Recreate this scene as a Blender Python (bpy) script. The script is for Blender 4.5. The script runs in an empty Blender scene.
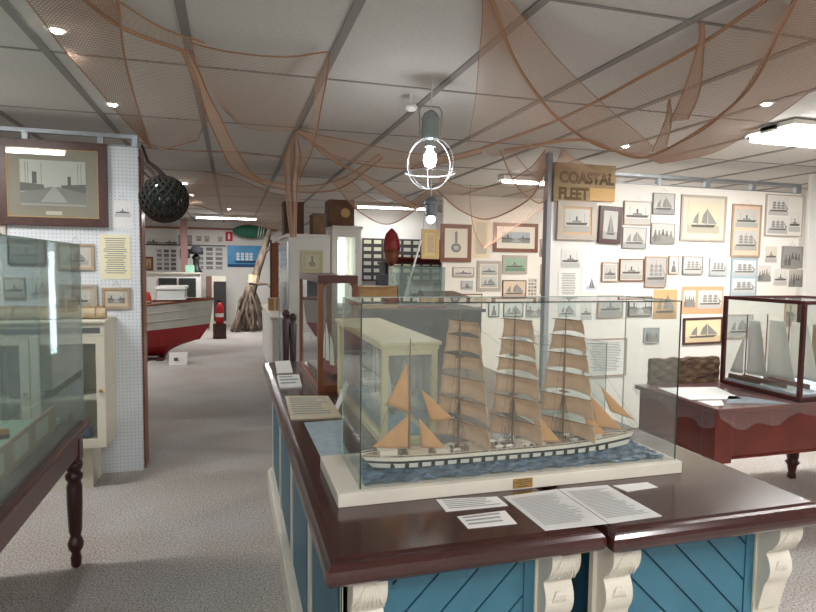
import bpy, math, random
from mathutils import Vector, Matrix
random.seed(7)
SC = bpy.context.scene
COL = SC.collection

# ------------------------------------------------------------------ camera
CAM = Vector((0, 0, 1.55)); F = 600.0
ROT = Matrix(((0.95968588, 0.00740434, -0.28097721), (-0.28081035, 0.06860707, -0.95730801), (0.01218879, 0.99761628, 0.06792046)))
cd = bpy.data.cameras.new('camera'); cam = bpy.data.objects.new('camera', cd); COL.objects.link(cam)
cd.sensor_width = 36; cd.lens = F / 816 * 36; cd.clip_start = 0.05
cam.matrix_world = Matrix.Translation(CAM) @ ROT.to_4x4()
SC.camera = cam
# ------------------------------------------------------------------ world, light, exposure
SC.view_settings.view_transform = 'Standard'; SC.view_settings.look = 'None'
SC.view_settings.gamma = 1; SC.view_settings.use_curve_mapping = False
SC.view_settings.exposure = 0.2
SC.cycles.transparent_max_bounces = 48; SC.cycles.max_bounces = 10; SC.cycles.diffuse_bounces = 6
w = bpy.data.worlds.new('world'); SC.world = w; w.use_nodes = True
w.node_tree.nodes['Background'].inputs[0].default_value = (0.75, 0.85, 1, 1)
w.node_tree.nodes['Background'].inputs[1].default_value = 0.6
def area(loc, sx, sy, power, col=(1, .99, .985), rot=(0, 0, 0), parent=None):
    l = bpy.data.lights.new('tube_light', 'AREA'); l.shape = 'RECTANGLE'; l.size = sx; l.size_y = sy; l.energy = power; l.color = col
    o = bpy.data.objects.new('tube_light', l); COL.objects.link(o)
    o.location = loc; o.rotation_euler = rot
    if parent is not None:
        o.parent = parent; o.location = Vector(loc) - parent.location
    return o
# fixtures: (x, y, length along X?, power)
FIX = [(4.17, 3.34, 'x', 44, 'bright ceiling fluorescent fitting at the right edge over the framed glass case'),
       (-1.95, 3.65, 'x', 30, 'ceiling fluorescent fitting outside the left edge, mirrored in the big framed photograph'),
       (0.0, -1.2, 'y', 54, 'added unseen fluorescent fitting behind the viewer on the left'),  # out of view, added as general room light
       (2.3, -0.4, 'y', 60, 'added unseen fluorescent fitting behind the viewer on the right'),  # second out-of-view fitting, added for light from the front
       (3.45, 6.1, 'x', 30, 'ceiling fluorescent fitting glowing beyond the grey corner post'),
       (2.55, 9.6, 'x', 13, 'ceiling fluorescent fitting glowing above the dark photo rack'),
       (-0.10, 13.2, 'x', 62, 'ceiling fluorescent fitting in front of the far wall by the exit sign'),
       (-1.9, 9.0, 'x', 36, 'added hidden fluorescent fitting over the old rowing boat'),  # hidden by the partition, added to brighten the aisle
       (4.9, 6.3, 'x', 34, 'ceiling fluorescent fitting behind the pegboard of ship pictures')]

def at(px, py, Y):
    d = ROT @ Vector(((px-408)/F, -(py-306)/F, -1)); return CAM + d*(Y/d.y)
def atz(px, py, Z):
    d = ROT @ Vector(((px-408)/F, -(py-306)/F, -1)); return CAM + d*((Z-CAM.z)/d.z)

# ------------------------------------------------------------------ materials
_M = {}
def lin(c): return tuple(((v/12.92) if v <= .04045 else ((v+.055)/1.055)**2.4) for v in c)
def rgb(r, g, b): return lin((r/255, g/255, b/255))
def mat(name, c, rough=.6, metal=0, noise=0, scale=20, bump=0, emis=0, spec=.5, c2=None, stretch=None, coat=0):
    key = (name,)
    if key in _M: return _M[key]
    m = bpy.data.materials.new(name); m.use_nodes = True; nt = m.node_tree; b = nt.nodes['Principled BSDF']
    b.inputs['Base Color'].default_value = (*c, 1); b.inputs['Roughness'].default_value = rough
    b.inputs['Metallic'].default_value = metal; b.inputs['Specular IOR Level'].default_value = spec
    if coat: b.inputs['Coat Weight'].default_value = coat; b.inputs['Coat Roughness'].default_value = .08
    if emis:
        b.inputs['Emission Color'].default_value = (*c, 1); b.inputs['Emission Strength'].default_value = emis
    if noise or bump:
        tc = nt.nodes.new('ShaderNodeTexCoord'); n = nt.nodes.new('ShaderNodeTexNoise'); n.inputs['Scale'].default_value = scale
        n.inputs['Detail'].default_value = 4
        src = tc.outputs['Object']
        if stretch:
            mp = nt.nodes.new('ShaderNodeMapping'); mp.inputs['Scale'].default_value = stretch
            nt.links.new(src, mp.inputs[0]); src = mp.outputs[0]
        nt.links.new(src, n.inputs['Vector'])
        if noise:
            r = nt.nodes.new('ShaderNodeValToRGB'); c2 = c2 or tuple(v*(1-noise) for v in c)
            r.color_ramp.elements[0].position = .32; r.color_ramp.elements[1].position = .68
            r.color_ramp.elements[0].color = (*c2, 1); r.color_ramp.elements[1].color = (*c, 1)
            nt.links.new(n.outputs[0], r.inputs[0]); nt.links.new(r.outputs[0], b.inputs['Base Color'])
        if bump:
            bp = nt.nodes.new('ShaderNodeBump'); bp.inputs['Strength'].default_value = bump; bp.inputs['Distance'].default_value = .01
            nt.links.new(n.outputs[0], bp.inputs['Height']); nt.links.new(bp.outputs[0], b.inputs['Normal'])
    _M[key] = m; return m
def flat(r, g, b, rough=.7):
    return mat('colour_%d_%d_%d' % (r, g, b), rgb(r, g, b), rough)
def glass(name, tint=(.93, .96, .95), haze=.05, hazecol=(.55, .62, .6), rough=.0):
    if (name,) in _M: return _M[(name,)]
    m = bpy.data.materials.new(name); m.use_nodes = True; nt = m.node_tree; nt.nodes.clear()
    o = nt.nodes.new('ShaderNodeOutputMaterial'); t = nt.nodes.new('ShaderNodeBsdfTransparent'); t.inputs[0].default_value = (*tint, 1)
    g = nt.nodes.new('ShaderNodeBsdfGlossy'); g.inputs['Roughness'].default_value = rough
    lw_ = nt.nodes.new('ShaderNodeLayerWeight'); lw_.inputs[0].default_value = .5
    pw_ = nt.nodes.new('ShaderNodeMath'); pw_.operation = 'POWER'; pw_.inputs[1].default_value = 4.5; nt.links.new(lw_.outputs['Facing'], pw_.inputs[0])
    fr = nt.nodes.new('ShaderNodeMath'); fr.operation = 'MULTIPLY_ADD'; fr.inputs[1].default_value = .75; fr.inputs[2].default_value = .028; nt.links.new(pw_.outputs[0], fr.inputs[0])
    d = nt.nodes.new('ShaderNodeBsdfDiffuse'); d.inputs[0].default_value = (*hazecol, 1)
    m1 = nt.nodes.new('ShaderNodeMixShader'); m2 = nt.nodes.new('ShaderNodeMixShader'); m1.inputs[0].default_value = haze
    nt.links.new(t.outputs[0], m1.inputs[1]); nt.links.new(d.outputs[0], m1.inputs[2])
    nt.links.new(fr.outputs[0], m2.inputs[0]); nt.links.new(m1.outputs[0], m2.inputs[1]); nt.links.new(g.outputs[0], m2.inputs[2])
    nt.links.new(m2.outputs[0], o.inputs[0]); _M[(name,)] = m; return m
def pegboard(name, c, hole, pitch=.0254, rad=.12):
    m = bpy.data.materials.new(name); m.use_nodes = True; nt = m.node_tree; b = nt.nodes['Principled BSDF']
    b.inputs['Roughness'].default_value = .55
    tc = nt.nodes.new('ShaderNodeTexCoord'); sp = nt.nodes.new('ShaderNodeSeparateXYZ'); nt.links.new(tc.outputs['Object'], sp.inputs[0])
    outs = []
    def mth(op, a, v=None):
        n = nt.nodes.new('ShaderNodeMath'); n.operation = op; nt.links.new(a, n.inputs[0])
        if v is not None:
            if isinstance(v, (int, float)): n.inputs[1].default_value = v
            else: nt.links.new(v, n.inputs[1])
        return n.outputs[0]
    for ax in ('X', 'Z'):
        a = mth('FRACT', mth('DIVIDE', sp.outputs[ax], pitch)); a = mth('SUBTRACT', a, .5); outs.append(mth('MULTIPLY', a, a))
    d = mth('ADD', outs[0], outs[1]); k = mth('LESS_THAN', d, rad*rad*1.6)
    mx = nt.nodes.new('ShaderNodeMix'); mx.data_type = 'RGBA'; nt.links.new(k, mx.inputs[0])
    mx.inputs[6].default_value = (*c, 1); mx.inputs[7].default_value = (*hole, 1)
    nt.links.new(mx.outputs[2], b.inputs['Base Color']); _M[(name,)] = m; return m
M_carpet = mat('carpet', rgb(212, 207, 203), 1, noise=1, scale=105, bump=.35, c2=rgb(132, 126, 122), spec=.1)
nt = M_carpet.node_tree
n2 = nt.nodes.new('ShaderNodeTexNoise'); n2.inputs['Scale'].default_value = 1.3; tcx = nt.nodes.new('ShaderNodeTexCoord'); nt.links.new(tcx.outputs['Object'], n2.inputs['Vector'])
mr = nt.nodes.new('ShaderNodeMix'); mr.data_type = 'RGBA'; mr.blend_type = 'MULTIPLY'; mr.inputs[0].default_value = .6
rr = nt.nodes.new('ShaderNodeValToRGB'); rr.color_ramp.elements[0].color = (.86, .80, .72, 1); rr.color_ramp.elements[1].color = (1, 1, 1, 1)
rr.color_ramp.elements[0].position = .4; rr.color_ramp.elements[1].position = .6
nt.links.new(n2.outputs[0], rr.inputs[0]); nt.links.new(nt.nodes['Color Ramp'].outputs[0], mr.inputs[6]); nt.links.new(rr.outputs[0], mr.inputs[7])
nt.links.new(mr.outputs[2], nt.nodes['Principled BSDF'].inputs['Base Color'])
M_ceil = mat('ceiling_sheet', rgb(206, 203, 198), .9, noise=.1, scale=90)
M_batten = mat('ceiling_batten', rgb(138, 134, 130), .7)
M_peg = pegboard('white_pegboard', rgb(218, 222, 226), rgb(164, 166, 170))
M_peg2 = pegboard('cream_pegboard', rgb(234, 230, 222), rgb(206, 201, 194), rad=.1)
M_white = mat('white_paint', rgb(226, 224, 218), .55)
M_cream = mat('cream_paint', rgb(214, 208, 190), .5, noise=.08, scale=12)
M_ycream = mat('yellow_cream_paint', rgb(222, 210, 166), .45, noise=.08, scale=9)
M_basewhite = mat('worn_white_paint', rgb(218, 212, 198), .5, noise=.12, scale=6)
M_mahog = mat('varnished_mahogany', rgb(62, 28, 24), .2, noise=.4, scale=3, coat=.3, c2=rgb(52, 23, 20), stretch=(2, .6, 2))
M_maroon = mat('maroon_varnish', rgb(122, 44, 32), .3, noise=.35, scale=5, coat=.2)
M_dmaroon = mat('dark_maroon_varnish', rgb(84, 34, 32), .3, noise=.4, scale=6, coat=.2)
M_brown = mat('brown_wood', rgb(136, 76, 44), .35, noise=.35, scale=8, stretch=(3, 3, .5), coat=.1)
M_dbrown = mat('dark_brown_wood', rgb(72, 44, 34), .4, noise=.35, scale=14)
M_tan = mat('tan_wood', rgb(176, 136, 84), .5, noise=.3, scale=10, stretch=(.6, 3, 3))
M_blue = mat('blue_paint', rgb(58, 110, 130), .45, noise=.12, scale=7)
M_blued = mat('blue_groove_paint', rgb(36, 84, 102), .6)
M_steel = mat('galvanised_steel', rgb(160, 165, 170), .4, metal=.7, noise=.15, scale=25)
M_chrome = mat('bright_aluminium', rgb(205, 210, 215), .22, metal=.9)
M_black = mat('black_paint', rgb(22, 22, 24), .5)
M_glass = glass('case_glass', (.97, .982, .976), .04)
M_glassd = glass('dusty_case_glass', (.90, .94, .93), .11)
M_gedge = mat('green_glass_edge', rgb(40, 62, 58), .2)
M_gedgel = mat('pale_glass_edge', rgb(150, 172, 164), .2)
M_paper = mat('paper', rgb(228, 226, 222), .6)
M_paperg = mat('glossy_laminated_paper', rgb(214, 214, 212), .12)
M_ink = mat('grey_ink', rgb(150, 150, 152), .7)
M_inkd = mat('dark_ink', rgb(70, 70, 74), .7)
M_twine = mat('brown_net_twine', rgb(196, 166, 146), .9, spec=.1)
M_twined = mat('russet_net_twine', rgb(168, 134, 112), .9, spec=.1)
M_rope = mat('brown_hem_rope', rgb(170, 132, 106), .9, spec=.1)
M_sea = mat('painted_sea', rgb(112, 138, 160), .35, noise=1, scale=34, bump=.9, c2=rgb(32, 56, 80), stretch=(1, 2.2, 1))
M_green = mat('green_sea_board', rgb(176, 212, 184), .4, noise=.2, scale=9)
M_sail = mat('tan_sailcloth', rgb(240, 214, 182), .85, noise=.14, scale=30)
for _m in (M_sail,):
    _n = _m.node_tree; _b = _n.nodes['Principled BSDF']; _t = _n.nodes.new('ShaderNodeBsdfTranslucent'); _x = _n.nodes.new('ShaderNodeMixShader'); _x.inputs[0].default_value = .42
    _n.links.new(_n.nodes['Color Ramp'].outputs[0], _t.inputs[0]); _n.links.new(_b.outputs[0], _x.inputs[1]); _n.links.new(_t.outputs[0], _x.inputs[2]); _n.links.new(_x.outputs[0], _n.nodes['Material Output'].inputs[0])
M_sailo = mat('orange_tan_sailcloth', rgb(200, 150, 98), .85, noise=.16, scale=30)
M_spar = mat('spar_wood', rgb(120, 88, 60), .5)
M_brass = mat('brass_plate', rgb(176, 138, 70), .35, metal=.6)
M_drift = mat('driftwood', rgb(150, 132, 114), .95, noise=.72, scale=11, bump=1, stretch=(1, 1, .3))
M_floatg = mat('dark_green_float_glass', rgb(24, 62, 50), .12, spec=.8)
M_knot = mat('tarred_net_cord', rgb(40, 30, 24), .8)
M_plastic = glass('clear_plastic_sheet', (.92, .9, .9), .10, (.8, .76, .74), .12)

# ------------------------------------------------------------------ mesh helpers
class MB:
    def __init__(s): s.v = []; s.f = []; s.m = []
    def box(s, x0, x1, y0, y1, z0, z1, m=0):
        i = len(s.v); s.v += [(x, y, z) for x in (x0, x1) for y in (y0, y1) for z in (z0, z1)]
        for q in ((0, 1, 3, 2), (4, 6, 7, 5), (0, 4, 5, 1), (2, 3, 7, 6), (0, 2, 6, 4), (1, 5, 7, 3)):
            s.f.append([i+k for k in q]); s.m.append(m)
        return s
    def poly(s, pts, m=0):
        i = len(s.v); s.v += [tuple(p) for p in pts]; s.f.append(list(range(i, i+len(pts)))); s.m.append(m); return s
    def prism(s, prof, d, m=0):          # closed outline of 3D points pushed along d
        n = len(prof); i = len(s.v); d = Vector(d)
        s.v += [tuple(p) for p in prof] + [tuple(Vector(p)+d) for p in prof]
        s.f.append([i+k for k in range(n)][::-1]); s.m.append(m); s.f.append([i+n+k for k in range(n)]); s.m.append(m)
        for k in range(n):
            s.f.append([i+k, i+(k+1) % n, i+n+(k+1) % n, i+n+k]); s.m.append(m)
        return s
    def tube(s, pts, r, n=6, m=0, cap=True):
        pts = [Vector(p) for p in pts]; i = len(s.v); up = Vector((0.13, .21, 1)).normalized()
        R = r if isinstance(r, (list, tuple)) else [r]*len(pts)
        for k, p in enumerate(pts):
            t = (pts[min(k+1, len(pts)-1)] - pts[max(k-1, 0)])
            if t.length < 1e-9: t = Vector((0, 0, 1))
            t.normalize(); a = t.cross(up)
            if a.length < .05: a = t.cross(Vector((1, 0, 0)))
            a.normalize(); b = t.cross(a)
            for j in range(n):
                q = 2*math.pi*j/n; s.v.append(tuple(p + (a*math.cos(q)+b*math.sin(q))*R[k]))
        for k in range(len(pts)-1):
            for j in range(n):
                s.f.append([i+k*n+j, i+k*n+(j+1) % n, i+(k+1)*n+(j+1) % n, i+(k+1)*n+j]); s.m.append(m)
        if cap:
            s.f.append([i+j for j in range(n)][::-1]); s.m.append(m); e = i+(len(pts)-1)*n; s.f.append([e+j for j in range(n)]); s.m.append(m)
        return s
    def lathe(s, prof, c, n=20, m=0):    # prof: (radius, z)
        i = len(s.v); c = Vector(c)
        for r, z in prof:
            for j in range(n):
                q = 2*math.pi*j/n; s.v.append((c.x+r*math.cos(q), c.y+r*math.sin(q), c.z+z))
        for k in range(len(prof)-1):
            for j in range(n):
                s.f.append([i+k*n+j, i+k*n+(j+1) % n, i+(k+1)*n+(j+1) % n, i+(k+1)*n+j]); s.m.append(m)
        s.f.append([i+j for j in range(n)][::-1]); s.m.append(m); e = i+(len(prof)-1)*n; s.f.append([e+j for j in range(n)]); s.m.append(m)
        return s
    def grid(s, fn, nu, nv, m=0, thick=None):
        i = len(s.v)
        for a in range(nu+1):
            for b in range(nv+1): s.v.append(tuple(fn(a/nu, b/nv)))
        for a in range(nu):
            for b in range(nv):
                k = i+a*(nv+1)+b; s.f.append([k, k+nv+1, k+nv+2, k+1]); s.m.append(m)
        return s
    def build(s, name, mats, parent=None, local=False, bevel=0, smooth=False, solid=0, segs=2):
        me = bpy.data.meshes.new(name)
        v = s.v
        if parent is not None and not local:
            w = Vector(parent.location); p = parent.parent
            while p is not None: w = w + Vector(p.location); p = p.parent
            v = [(a-w.x, b-w.y, c-w.z) for a, b, c in v]
        me.from_pydata(v, [], s.f)
        if not isinstance(mats, (list, tuple)): mats = [mats]
        for m in mats: me.materials.append(m)
        for p, mi in zip(me.polygons, s.m): p.material_index = mi; p.use_smooth = smooth
        me.update()
        o = bpy.data.objects.new(name, me); COL.objects.link(o)
        if parent is not None: o.parent = parent
        if solid:
            md = o.modifiers.new('solid', 'SOLIDIFY'); md.thickness = solid; md.offset = 0
        if bevel:
            md = o.modifiers.new('bevel', 'BEVEL'); md.width = bevel; md.segments = segs; md.limit_method = 'ANGLE'; md.angle_limit = math.radians(40)
        return o
def thing(name, label, cat, loc=(0, 0, 0), group=None, rz=0):
    o = bpy.data.objects.new(name, None); o.empty_display_size = .05; COL.objects.link(o); o.location = loc; o.rotation_euler = (0, 0, rz)
    o['label'] = label; o['category'] = cat
    if group: o['group'] = group
    return o
def tag(o, label, cat, group=None, kind=None):
    o['label'] = label; o['category'] = cat
    if group: o['group'] = group
    if kind: o['kind'] = kind
    return o
def struct(o): o['kind'] = 'structure'; return o
def B(x0, x1, y0, y1, z0, z1): return MB().box(x0, x1, y0, y1, z0, z1)
def catmull(P, n):
    P = [Vector(p) for p in P]; Q = [P[0]*2-P[1]] + P + [P[-1]*2-P[-2]]; out = []
    for k in range(n+1):
        t = k/n*(len(P)-1); i = min(int(t), len(P)-2); t -= i; a, b, c, d = Q[i:i+4]
        out.append(.5*((2*b)+(c-a)*t+(2*a-5*b+4*c-d)*t*t+(3*b-a-3*c+d)*t**3))
    return out
def text_mb(body, size, mats, name, parent, loc, extrude=.001, offset=0, sx=1):
    cu = bpy.data.curves.new('lettering', 'FONT'); cu.body = body; cu.size = size; cu.extrude = extrude; cu.align_x = 'LEFT'; cu.offset = offset
    tmp = bpy.data.objects.new('lettering_tmp', cu); COL.objects.link(tmp); bpy.context.view_layer.update()
    me = bpy.data.meshes.new_from_object(tmp.evaluated_get(bpy.context.evaluated_depsgraph_get()))
    bpy.data.objects.remove(tmp); bpy.data.curves.remove(cu)
    w = Vector(parent.location); p = parent.parent
    while p is not None: w = w + Vector(p.location); p = p.parent
    for v in me.vertices: v.co = Vector((v.co.x*sx, -v.co.z, v.co.y)) + Vector(loc) - w
    me.materials.clear(); me.materials.append(mats)
    o = bpy.data.objects.new(name, me); COL.objects.link(o); o.parent = parent; return o

# ------------------------------------------------------------------ the setting
ZC = 2.55
struct(B(-6, 7, -3, 16, -.1, 0).build('floor', M_carpet))
struct(B(-6, 7, -3, 16, ZC, ZC+.1).build('ceiling', M_ceil))
struct(B(-6.1, -6, -3, 16, 0, ZC).build('wall_left', M_white))
struct(B(7, 7.1, -3, 16, 0, ZC).build('wall_right', M_white))
struct(B(-6.1, 7.1, 15.6, 15.7, 0, ZC).build('wall_far', M_white))
m = MB()   # near wall with a tall window opening
wx0, wx1 = -2.55, -2.45
m.box(-6.1, wx0, -3.1, -3, 0, ZC).box(wx1, 7.1, -3.1, -3, 0, ZC).box(wx0, wx1, -3.1, -3, 1.72, ZC)
struct(m.build('wall_near', M_white))
struct(B(wx0, wx1, -3.09, -3.07, 0, 1.72).build('window_1', mat('daylit_pane', (.8, .9, 1), .3, emis=90)))
# battens under the ceiling sheets
m = MB()
for k in range(-9, 11):
    x = -.185 + .657*k
    if -5.9 < x < 6.9: m.box(x-.02, x+.02, -2.99, 15.59, ZC-.008, ZC)
struct(m.build('trim_1', M_batten))
m = MB(); y = 3.31 - 1.235*5
while y < 15.5:
    m.box(-5.99, 6.99, y-.008, y+.008, ZC-.005, ZC); y += 1.235
struct(m.build('trim_2', M_batten))
# left partition
LW = 4.76; LX = -.645
struct(B(-4.2, LX, LW, LW+.04, 0, 2.37).build('wall_partition_left', M_peg))
struct(B(LX-.02, LX+.012, LW+.045, LW+.22, 0, 2.37).build('trim_3', M_brown))
def rail_frame(name, x0, x1, y, step, zt=2.43, zb=2.372):
    m = MB(); m.box(x0, x1, y, y+.045, zt, zt+.03); m.box(x0, x1, y, y+.045, zb, zb+.008)
    x = x0
    while x < x1:
        m.box(x, x+.04, y, y+.045, zb+.008, zt); x += step
    m.box(x1-.04, x1, y, y+.045, zb+.008, zt)
    return struct(m.build(name, M_steel, bevel=.002))
rail_frame('trim_4', -4.2, LX, LW-.002, .47)
struct(B(2.70, 5.52, LW, LW+.04, 0, 2.315).build('wall_partition_right', M_peg2))
rail_frame('trim_5', 2.70, 5.52, LW-.002, .55, 2.385, 2.317)
struct(B(2.655, 2.698, LW-.01, LW+.06, 0, 2.54).build('trim_6', mat('grey_post_paint', rgb(150, 152, 156), .5)))
struct(B(5.53, 6.99, LW-.1, LW-.06, 0, 2.5).build('wall_partition_side', M_white))
# middle wall of pictures
MW = 8.0
struct(B(2.85, 6.98, MW, MW+.05, 0, 2.545).build('wall_center', mat('off_white_board', rgb(232, 226, 214), .6)))

# ------------------------------------------------------------------ ceiling lights
for x, y, ax, pw, lab in FIX:
    L = thing('fluorescent_light', lab, 'ceiling light', (x, y, ZC-.009))
    a, b = (.62, .07) if ax == 'x' else (.07, .62)
    B(x-a, x+a, y-b, y+b, ZC-.055, ZC-.009).build('housing', M_white, L, bevel=.004)
    MB().tube([(x-a*.96, y, ZC-.075), (x+a*.96, y, ZC-.075)] if ax == 'x' else [(x, y-b*.96, ZC-.075), (x, y+b*.96, ZC-.075)], .014, 8).build('tube', mat('lit_tube', (1, .98, .95), .3, emis=26), L)
    if x > 4 and y < 4:  # extra tubes and backing added to widen this fitting's glare
        m = MB()
        for dy_ in (-.16, -.08, .08, .16): m.tube([(x-a*.96, y+dy_, ZC-.075), (x+a*.96, y+dy_, ZC-.075)], .02, 8)
        m.build('tube', mat('lit_tube', (1, .98, .95), .3, emis=20), L); B(x-a, x+a, y-.2, y+.2, ZC-.04, ZC-.009).build('added_reflector', M_white, L)
    area((x, y, ZC-.098), a*1.9, b*1.9, pw, parent=L)
def downlight(x, y, lab, pw=9):
    L = thing('ceiling_downlight', lab, 'downlight', (x, y, ZC-.009), group='small round downlights in the ceiling')
    MB().lathe([(.028, 0), (.05, 0), (.052, -.006), (.045, -.011), (.03, -.011)], (x, y, ZC), 20).build('trim_ring', M_white, L, smooth=True)
    MB().lathe([(.001, -.022), (.018, -.019), (.028, -.010), (.028, 0)], (x, y, ZC-.001), 16).build('lamp', mat('downlight_lamp', (.92, .97, 1), .3, emis=60), L, smooth=True)
    l = bpy.data.lights.new('downlight_beam', 'SPOT'); l.energy = pw; l.spot_size = math.radians(110); l.spot_blend = .6; l.shadow_soft_size = .03; l.color = (.92, .97, 1)
    o = bpy.data.objects.new('downlight_beam', l); COL.objects.link(o); o.parent = L; o.location = (0, 0, -.03)
for x, y, lab in [(-.715, 2.98, 'downlight nearest the top left corner, behind net'), (-.715, 4.24, 'downlight above the pegboard end beside the hanging net'),
                  (3.08, 2.92, 'downlight seen through the big net on the right'), (3.09, 4.28, 'small downlight below the gathered net peaks on the right'),
                  (-.56, 8.1, 'nearer small downlight right of the net wrapped float'), (-.56, 9.4, 'farther small downlight right of the net wrapped float'),
                  (-.05, 11.6, 'distant downlight above the red sign')]:
    downlight(x, y, lab)
p = atz(755, 133, 2.545)
D = thing('smoke_detector', 'small round grey detector dome on the ceiling left of the bright fitting', 'detector', (p.x, p.y, ZC-.001))
MB().lathe([(.07, 0), (.075, -.02), (.06, -.035)], (p.x, p.y, ZC-.001), 20).build('base', M_white, D, smooth=True)
MB().lathe([(.05, -.035), (.045, -.06), (.02, -.075), (.001, -.078)], (p.x, p.y, ZC-.001), 20).build('dome', M_steel, D, smooth=True)
p = atz(411, 104, 2.49)
D = thing('ceiling_sensor', 'white knob shaped sensor on the ceiling left of the hanging lantern', 'sensor', (p.x, p.y, ZC-.001))
MB().lathe([(.008, 0), (.008, -.06)], (p.x, p.y, ZC-.001), 10).build('stem', M_white, D)
MB().lathe([(.01, 0), (.03, .005), (.04, .02), (.03, .04), (.01, .045)], (p.x, p.y, ZC-.062-.04), 16).build('head', M_white, D, smooth=True)

# ------------------------------------------------------------------ the counter of two units
CT = .88
def counter(x0, x1, y0, y1, lab, slant, left_side):
    C = thing('display_counter', lab, 'counter', ((x0+x1)/2, (y0+y1)/2, 0), group='blue and white counter units with mahogany tops')
    # moulded top: rounded nose profile round the slab
    m = MB(); prof = [(0, 0), (.0, .0), (-.0, .05)]
    steps = [(.012, -.058), (.004, -.050), (0, -.040), (0, -.028), (.003, -.018), (.010, -.010), (.014, -.006), (.026, -.004), (.036, 0)]
    i = 0
    for ins, dz in steps:
        m.v += [(x0+ins, y0+ins, CT+dz), (x1-ins, y0+ins, CT+dz), (x1-ins, y1-ins, CT+dz), (x0+ins, y1-ins, CT+dz)]
    n = len(steps)
    m.f.append([3, 2, 1, 0]); m.m.append(0); e = (n-1)*4; m.f.append([e, e+1, e+2, e+3]); m.m.append(0)
    for k in range(n-1):
        for j in range(4):
            m.f.append([k*4+j, k*4+(j+1) % 4, (k+1)*4+(j+1) % 4, (k+1)*4+j]); m.m.append(0)
    m.build('worktop', M_mahog, C)
    zt = CT-.058
    bx0, bx1, by0, by1 = x0+.06, x1-.03, y0+.13, y1-.05
    if not left_side: bx0 = x0+.03
    B(bx0+.02, bx1-.02, by0+.02, by1-.02, .0, zt).build('body', M_blued, C)
    m = MB(); m.box(bx0-.03, bx1+.02, by0-.03, by1+.03, 0, .13); m.box(bx0-.018, bx1+.01, by0-.018, by1+.02, .13, .15)
    m.build('plinth', M_basewhite, C, bevel=.004)
    # front frame and slanted boards
    fx0, fx1 = bx0+.10, bx1-.10
    if not left_side: fx0 = bx0+.10
    MB().box(bx0, bx1, by0, by0+.019, zt-.022, zt).box(bx0, fx0, by0, by0+.019, .152, zt-.022).box(fx1, bx1, by0, by0+.019, .152, zt-.022).build('front_frame', M_cream, C)
    MB().box(fx0, fx1, by0+.006, by0+.019, zt-.07, zt-.023).box(fx0, fx0+.03, by0+.006, by0+.019, .152, zt-.07).box(fx1-.03, fx1, by0+.006, by0+.019, .152, zt-.07).box(fx0, fx1, by0-.0+.006, by0+.019, .152, .19).build('panel_frame', M_blue, C)
    m = MB(); rx0, rx1, rz0, rz1 = fx0+.031, fx1-.031, .191, zt-.071
    pw = .08; s = slant
    def clip(poly, ax, val, keep_less):
        out = []
        for a in range(len(poly)):
            p, q = poly[a], poly[(a+1) % len(poly)]
            pi = (p[ax] <= val) == keep_less or p[ax] == val; qi = (q[ax] <= val) == keep_less or q[ax] == val
            if pi: out.append(p)
            if pi != qi:
                t = (val-p[ax])/(q[ax]-p[ax]); out.append((p[0]+(q[0]-p[0])*t, p[1]+(q[1]-p[1])*t))
        return out
    for k in range(-40, 40):
        c = k*pw*1.414; g = .004
        base = [(-3, -3*s+c+g), (3, 3*s+c+g), (3, 3*s+c+pw*1.414-g), (-3, -3*s+c+pw*1.414-g)]
        base = [(a+(rx0+rx1)/2, b+(rz0+rz1)/2) for a, b in base]
        for ax, val, kl in ((0, rx0, False), (0, rx1, True), (1, rz0, False), (1, rz1, True)):
            if len(base) >= 3: base = clip(base, ax, val, kl)
        if len(base) >= 3: m.prism([(a, by0+.010, b) for a, b in base], (0, .009, 0))
    m.build('slanted_boards', M_blue, C)
    # corbels
    def corbel(cx, wd):
        m = MB(); n = 26; pts = []
        for k in range(n+1):
            t = k/n; z = zt - .002 - t*.30
            if t < .38: d = .058*math.sin(math.pi*min(1, (t+.12)/.5))**.6+.016
            elif t < .72: d = .030*math.sin(math.pi*(t-.34)/.40)**.7+.016 if .34 < t < .74 else .016
            else: d = .018*(1-t)/.28+.010
            pts.append((cx-wd/2, by0-d, z))
        pts += [(cx-wd/2, by0-.0005, zt-.302), (cx-wd/2, by0-.0005, zt-.002)]
        m.prism(pts, (wd, 0, 0))
        for a in range(-3, 4):     # acanthus ribs over the two scrolls
            for zc, ln, dd, wv in ((zt-.055, .06, .072, .42), (zt-.165, .045, .044, .36)):
                q = [];
                for b in range(7):
                    t = b/6; q.append((cx+a*wd*wv/3*(.25+.9*t) , by0-dd-.004*math.sin(math.pi*t)+.028*t*t, zc+.028-ln*1.3*t))
                m.tube(q, [.002, .005, .006, .006, .005, .004, .002], 6)
        m.build('corbel', M_basewhite, C, bevel=.003)
    corbel(fx0-.045, .085); corbel(fx1+.05, .085)
    if left_side:
        X = bx0
        m = MB(); m.box(X, X+.019, by0, by1, zt-.03, zt)
        ys = [by0, by0+.09]; yy = by0
        nb = 4; span = (by1-by0)/nb
        for k in range(nb+1):
            yc = by0+k*span; m.box(X-.0, X+.019, max(by0, yc-.035), min(by1, yc+.035), .152, zt-.03)
        m.build('side_frame', M_basewhite, C, bevel=.002)
        for k in range(nb):
            a, b = by0+k*span+.036, by0+(k+1)*span-.036
            MB().box(X+.008, X+.019, a, b, .152, zt-.031).box(X+.002, X+.008, a+.05, b-.05, .21, zt-.09).build('side_panel', M_blue, C, bevel=.003)
    return C
counter(.195, .916, 1.285, 4.17, 'left blue counter unit with white corbels, carrying the ship case and cream cabinet', 1, True)
counter(.920, 1.645, 1.262, 4.17, 'right blue counter unit, its boards slanting down to the right, at bottom right', -1, False)

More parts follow.
